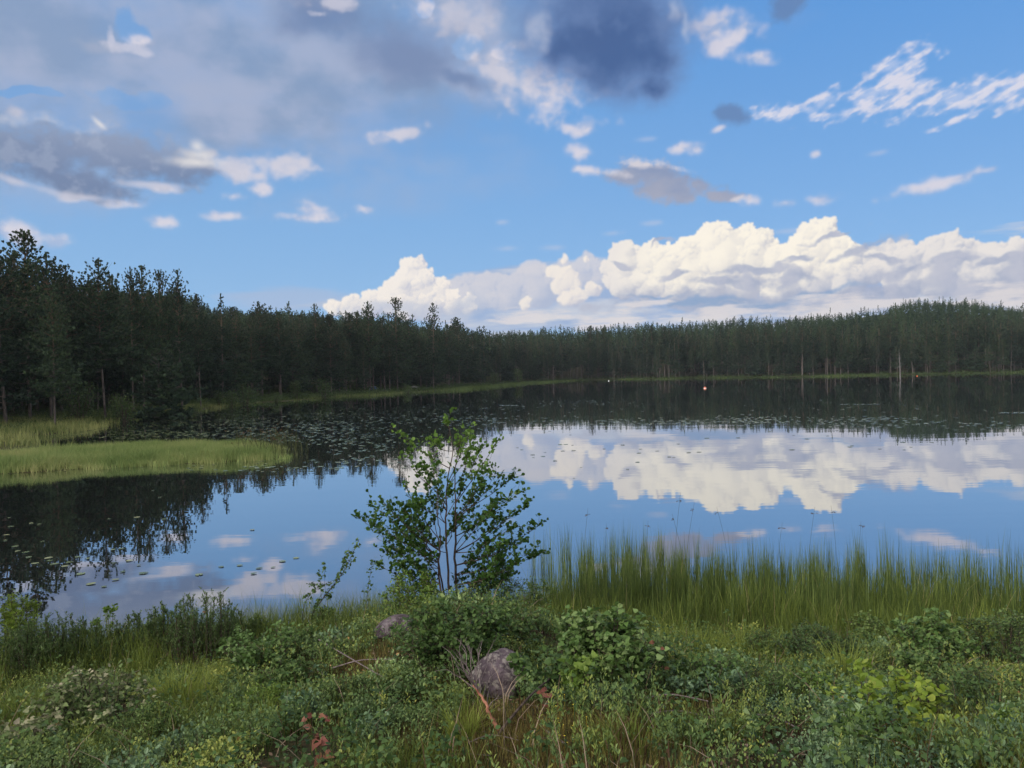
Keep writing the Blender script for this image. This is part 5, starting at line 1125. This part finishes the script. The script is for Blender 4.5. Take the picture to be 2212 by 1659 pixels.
blue = (r3 + .9 * (sstep(.6, 1.6, x) * sstep(6.5, 5, y) + .5 * sstep(-.8, -1.6, x) * sstep(4.6, 4.0, y)) > .92)[rep_]; ls = ls * (1 + .22 * blue)
nrm = unit(rnd_dirs(len(Q), rg, .0, 1) + [0, 0, .5]); dr = unit(rnd_dirs(len(Q), rg, -.2, .8) + [0, 0, .55]); wl = ls * (.50 + .25 * r1[rep_])
for mi, kk in ((0, ~blue), (1, blue)): scatter(g, OVAL, Q[kk], dr[kk], nrm[kk], ls[kk], wl[kk], tint[kk], mi)
blades(st, P, ax * [1, 1, 0] * .3, hgt * 1.0, .004, .3, rg.uniform(0, .5, n), 0, 2, rg, tip=.4)
print("scrub leaves", len(Q))
e = g.build("bilberry_scrub", [M_BERRY, M_BERRY2]); st.build("stalks", M_LITTER, e); tag(e, "knee-low bilberry and heath scrub with small leaves covering the near bank", "scrub", kind="stuff")
# taller upright heath shoots mixed in
x, y, s_ = near_points(5200, .3, y0=2.4, y1=12); pn = fbm(x / .8 + 9, y / .8, 4, .55, 71); k = (pn > .50) & (s_ > 2.0 + 1.0 * (x > 0)) & ~kept_clear(x, y); x, y = x[k], y[k]; P = gpts(x, y, -.01); n = len(P); h_ = rg.uniform(.14, .36, n); nl = 22
rep_ = np.repeat(np.arange(n), nl); t = rg.uniform(.25, 1, len(rep_)); g = Geo(); ax = unit(rnd_dirs(n, rg, -.1, .1) * .3 + [0, 0, 1]); out = rnd_dirs(len(rep_), rg, .1, .8)
cc = fbm(x / .6, y / .6, 3, .5, 73)[rep_]
scatter(g, OVAL, P[rep_] + ax[rep_] * (h_[rep_] * t)[:, None] + out * .006, unit(out + [0, 0, .8]), unit(rnd_dirs(len(rep_), rg) + out * .2), .027 * rg.uniform(.7, 1.2, len(rep_)), .009, np.clip(.35 + .75 * (cc - .4) + .22 * t + rg.normal(0, .08, len(rep_)), 0, .86))
blades(g, P, ax * [1, 1, 0] * .2, h_, .004, .2, .05, 0, 2, rg, tip=.4)
o = g.build("heath_shoots", M_BERRY); tag(o, "upright narrow-leaved heath shoots sticking up through the scrub", "scrub", kind="stuff")
# broad-leaved seedlings strewn through the scrub
x, y, s_ = near_points(2600, .3, y0=2.8, y1=12.5); pn = fbm(x / 1.0 + 3, y / 1.0, 4, .55, 83); k = (pn > .47) & (s_ > 1.8 + 1.4 * (x > 0)) & ~kept_clear(x, y); x, y = x[k], y[k]; P = gpts(x, y); n = len(P); nl = 11; rep_ = np.repeat(np.arange(n), nl); h_ = rg.uniform(.15, .42, n); t = rg.uniform(.3, 1, len(rep_)); g = Geo()
cc = rg.uniform(0, 1, n)
scatter(g, HEART, P[rep_] + [0, 0, 1] * (h_[rep_] * t)[:, None] + rg.normal(0, .05, (len(rep_), 3)) * [1, 1, .3], rnd_dirs(len(rep_), rg, -.6, .3), unit(rnd_dirs(len(rep_), rg, 0, 1) + [0, 0, .5]), .036 * rg.uniform(.6, 1.25, len(rep_)), .030, np.clip(.15 + .5 * cc[rep_] + rg.normal(0, .15, len(rep_)), 0, 1))
blades(g, P, rnd_dirs(n, rg, -.1, .1) * .2, h_, .004, .2, .0, 0, 2, rg, tip=.4)
o = g.build("leafy_seedlings", M_BIRCH); tag(o, "birch and aspen seedlings strewn through the low scrub", "seedlings", kind="stuff")
# grass between, tall and dense along the wet rim
x, y, s_ = near_points(120000, -.15, y0=2.2, y1=15); gn = fbm(x / 1.1 + 2, y / 1.1, 4, .55, 91); rim = 2.6 + 1.0 * sstep(-.5, 1.5, x) + (gn - .5) * 2; wet = sstep(rim + .9, rim - .9, s_) * (.7 + .3 * sstep(-1, 1.0, x)) * (1 - .6 * np.exp(-((x + .8) / 1.6) ** 2))
k = (gn + .42 * wet + rg.normal(0, .05, len(x)) > .515 + .08 * sstep(6.5, 5, y)) & ~kept_clear(x, y); x, y, gn, wet = x[k], y[k], gn[k], wet[k]; g = Geo(); fn = fbm(x / .35, y / .35, 3, .6, 95)
blades(g, gpts(x, y, -.01), rnd_dirs(len(x), rg, -.1, .1), (.16 + (.40 + .22 * (x < -2.2)) * wet * (.25 + gn) + .10 * (gn > .56)) * rg.uniform(.5, 1.35, len(x)) * (.6 + .8 * fn), .0045 + .003 * wet, rg.uniform(.1, .75, len(x)) * (1 - .4 * wet), np.clip(.22 + .9 * (gn - .4) + .5 * (fn - .5) + rg.normal(0, .14, len(x)) + (rg.uniform(size=len(x)) < .03) * .5, 0, 1), 0, 3, rg)
print("grass", len(x))
o = g.build("bank_grass", M_GRASS); tag(o, "grass growing between the shrubs and along the wet rim of the near bank", "grass", kind="stuff")
x, y, s_ = near_points(1500, .5, y0=2.6, y1=12); g = Geo(); n = len(x); blades(g, gpts(x, y), rnd_dirs(n, rg, -.1, .1), rg.uniform(.15, .45, n), .0035, rg.uniform(.1, 1.2, n), rg.uniform(.35, 1, n), 0, 3, rg, tip=.5)
o = g.build("dead_stalks", M_LITTER); tag(o, "thin dead stalks and twigs standing up through the scrub", "dead stalks", kind="stuff")
# brown heather and moss in the lower right corner and in the middle foreground
g = Geo()
for (u, v, sx, n) in ((2060, 1600, .42, 5200), (2090, 1650, .4, 3000), (880, 1560, .5, 3600), (1150, 1640, .9, 7000), (1290, 1600, .5, 2600), (1000, 1600, .5, 2600), (780, 1440, .6, 2600), (1470, 1545, .5, 1600), (600, 1560, .5, 1600), (700, 1380, .5, 1400)):
    c_ = ground_hit(u, min(v, 1655)); x = c_[0] + rg.normal(0, sx * .5, n); y = c_[1] + rg.normal(0, sx * .6, n); blades(g, gpts(x, y, -.01), rnd_dirs(n, rg, -.1, .1), rg.uniform(.05, .17, n) * (1.3 if u > 2000 else .8), .004, rg.uniform(.1, .4, n), rg.uniform(0, 1, n), 0, 2, rg)
o = g.build("heather", M_HEATH); tag(o, "reddish-brown heather and moss in patches at the bottom right and middle", "heather", kind="stuff")
# tiny yellow flowers
M_FLOWER = leaf_mat("flower_yellow", [(0, (.6, .45, .03)), (1, (.8, .65, .08))], .2, .5, .3); g = Geo()
for i in range(26):
    b = ground_hit(rg.uniform(1190, 1300) if i < 26 else rg.uniform(1080, 1420), rg.uniform(1500, 1640)); hh = rg.uniform(.06, .13); tube(g, [b, b + [0, 0, hh]], .0012, 3, 0)
    scatter(g, ROUND, np.repeat((b + [0, 0, hh])[None], 5, 0), rnd_dirs(5, rg, 0, .3), np.tile([0, 0, 1.], (5, 1)), .006, .005, 1.0)
o = g.build("yellow_flowers", M_FLOWER); tag(o, "tiny yellow flowers dotted below the lichened rock", "flowers", kind="stuff")

# ---------------------------------------------------------------- reeds
n = 110000; x = rg.uniform(.2, 15, n); y = rg.uniform(10.4, 17.2, n); s_ = lake_sd(x, y); cl = fbm(x / .24, y / .8, 4, .62, 101); cl2 = fbm(x / 2.0, y / 2.0, 3, .5, 103)
lim = -2.3 - 1.5 * (cl2 - .4) + .8 * sstep(9, 14, x); w = sstep(-.2, .25, s_ - lim) * sstep(3.0, 1.0, s_) * sstep(.0, 1.7, x + (cl2 - .5) * 2); thin = sstep(-.4, -1.8, s_)
far_r = sstep(3.5, 9, x) * .06; k = (rg.uniform(size=n) < w * (.05 + .85 * sstep(.44 + .10 * thin + far_r, .56 + .10 * thin + far_r, cl))); x, y, s_, cl = x[k], y[k], s_[k], cl[k]; n = len(x)
P = np.stack([x, y, np.maximum(height(x, y), -.25)], 1); top = (.58 + .32 * fbm(x / 1.3, y / 1.3, 3, .5, 107) + .10 * sstep(6, 2, x)) * rg.uniform(.6, 1.1, n) * (.76 + .46 * sstep(.38, .66, cl)) + .12 * sstep(0, 1.5, s_)
tall = rg.uniform(size=n) < .03; top = np.where(tall, top * 1.22, top)
g = Geo(); blades(g, P, rnd_dirs(n, rg, -.05, .05), top - P[:, 2], .0095, np.where(rg.uniform(size=n) < .08, rg.uniform(.2, .7, n), rg.uniform(.01, .09, n)), np.clip(.12 + .6 * (cl - .45) + rg.normal(0, .27, n), 0, .88) + (rg.uniform(size=n) < .05) * .3, 0, 3, rg)
print("reeds", n)
o = g.build("reeds", M_REED); tag(o, "tall green reeds standing in the shallow water from the alder to the right edge", "reeds", kind="stuff")
# short thin reeds in the water left of the alder
g = Geo(); n = 900; u_ = np.concatenate([rg.normal(470, 60, 300), rg.normal(590, 40, 250), rg.normal(800, 50, 350)]); x = np.array([P_at(u, 1300, 11.8)[0] for u in u_]); y = rg.uniform(11.0, 13.2, n); P = np.stack([x, y, np.maximum(height(x, y), -.2)], 1)
blades(g, P, rnd_dirs(n, rg, -.05, .05), rg.uniform(.25, .75, n), .006, rg.uniform(.02, .4, n), rg.uniform(.1, .9, n), 0, 3, rg); o = g.build("thin_reeds", M_REED); tag(o, "sparse thin reeds standing in the water left of the alder", "reeds", kind="stuff")
# club rushes with brown heads above the reeds
for i, (u, vt) in enumerate([(1270, 1098), (1310, 1130), (1470, 1064), (1500, 1085), (1548, 1095), (1452, 1110), (1400, 1125), (1760, 1095), (1795, 1092), (1860, 1125), (1690, 1128)]):
    y0 = rg.uniform(13.6, 15.2); tp = P_at(u, vt, y0); bx = tp[0] + rg.normal(0, .12); g = Geo(); gh = Geo(); b = np.array([bx, y0, -.15]); t_ = tp - b; ln = curve3([[0, 0, 0], t_ * .5 + [-(t_[0]) * .3, 0, .05], t_], 10); tube(g, ln, np.linspace(.004, .002, 10), 4)
    for q in range(4):
        d_ = unit(rnd_dirs(1, rg, -.4, .3)[0]) * rg.uniform(.02, .06); tube(g, [ln[-2], ln[-2] + d_ * [1, 1, .6] + [0, 0, .012], ln[-2] + d_], .0015, 3); scatter(gh, OVAL, np.repeat((ln[-2] + d_)[None], 3, 0), rnd_dirs(3, rg, -.6, .2), rnd_dirs(3, rg), .026, .014, rg.uniform(0, 1, 3))
    e = empty("club_rush", b); tag(e, "tall thin rush with a small brown seed head standing above the reeds", "rush", "rushes above the reeds"); g.build("stalk", M_RUSH, e); gh.build("seed_head", M_SEED, e)

# ================================================================ evening air over the lake
g = Geo(); x0, x1, y0, y1, z0, z1 = -700, 900, -40, 1100, -3.2, 90
v = [[x, y, z] for z in (z0, z1) for (x, y) in ((x0, y0), (x1, y0), (x1, y1), (x0, y1))]
g.add(v, [[3, 2, 1, 0], [4, 5, 6, 7], [0, 1, 5, 4], [1, 2, 6, 5], [2, 3, 7, 6], [3, 0, 4, 7]])
m_ = mat_new("air"); pv = S.tree.nodes.new('ShaderNodeVolumePrincipled'); pv.inputs['Color'].default_value = (.80, .87, .97, 1); pv.inputs['Density'].default_value = 0.00012; pv.inputs['Anisotropy'].default_value = 0.2
o_ = S.tree.nodes.new('ShaderNodeOutputMaterial'); S.tree.links.new(pv.outputs[0], o_.inputs['Volume'])
o = g.build("haze", m_); tag(o, kind="stuff")
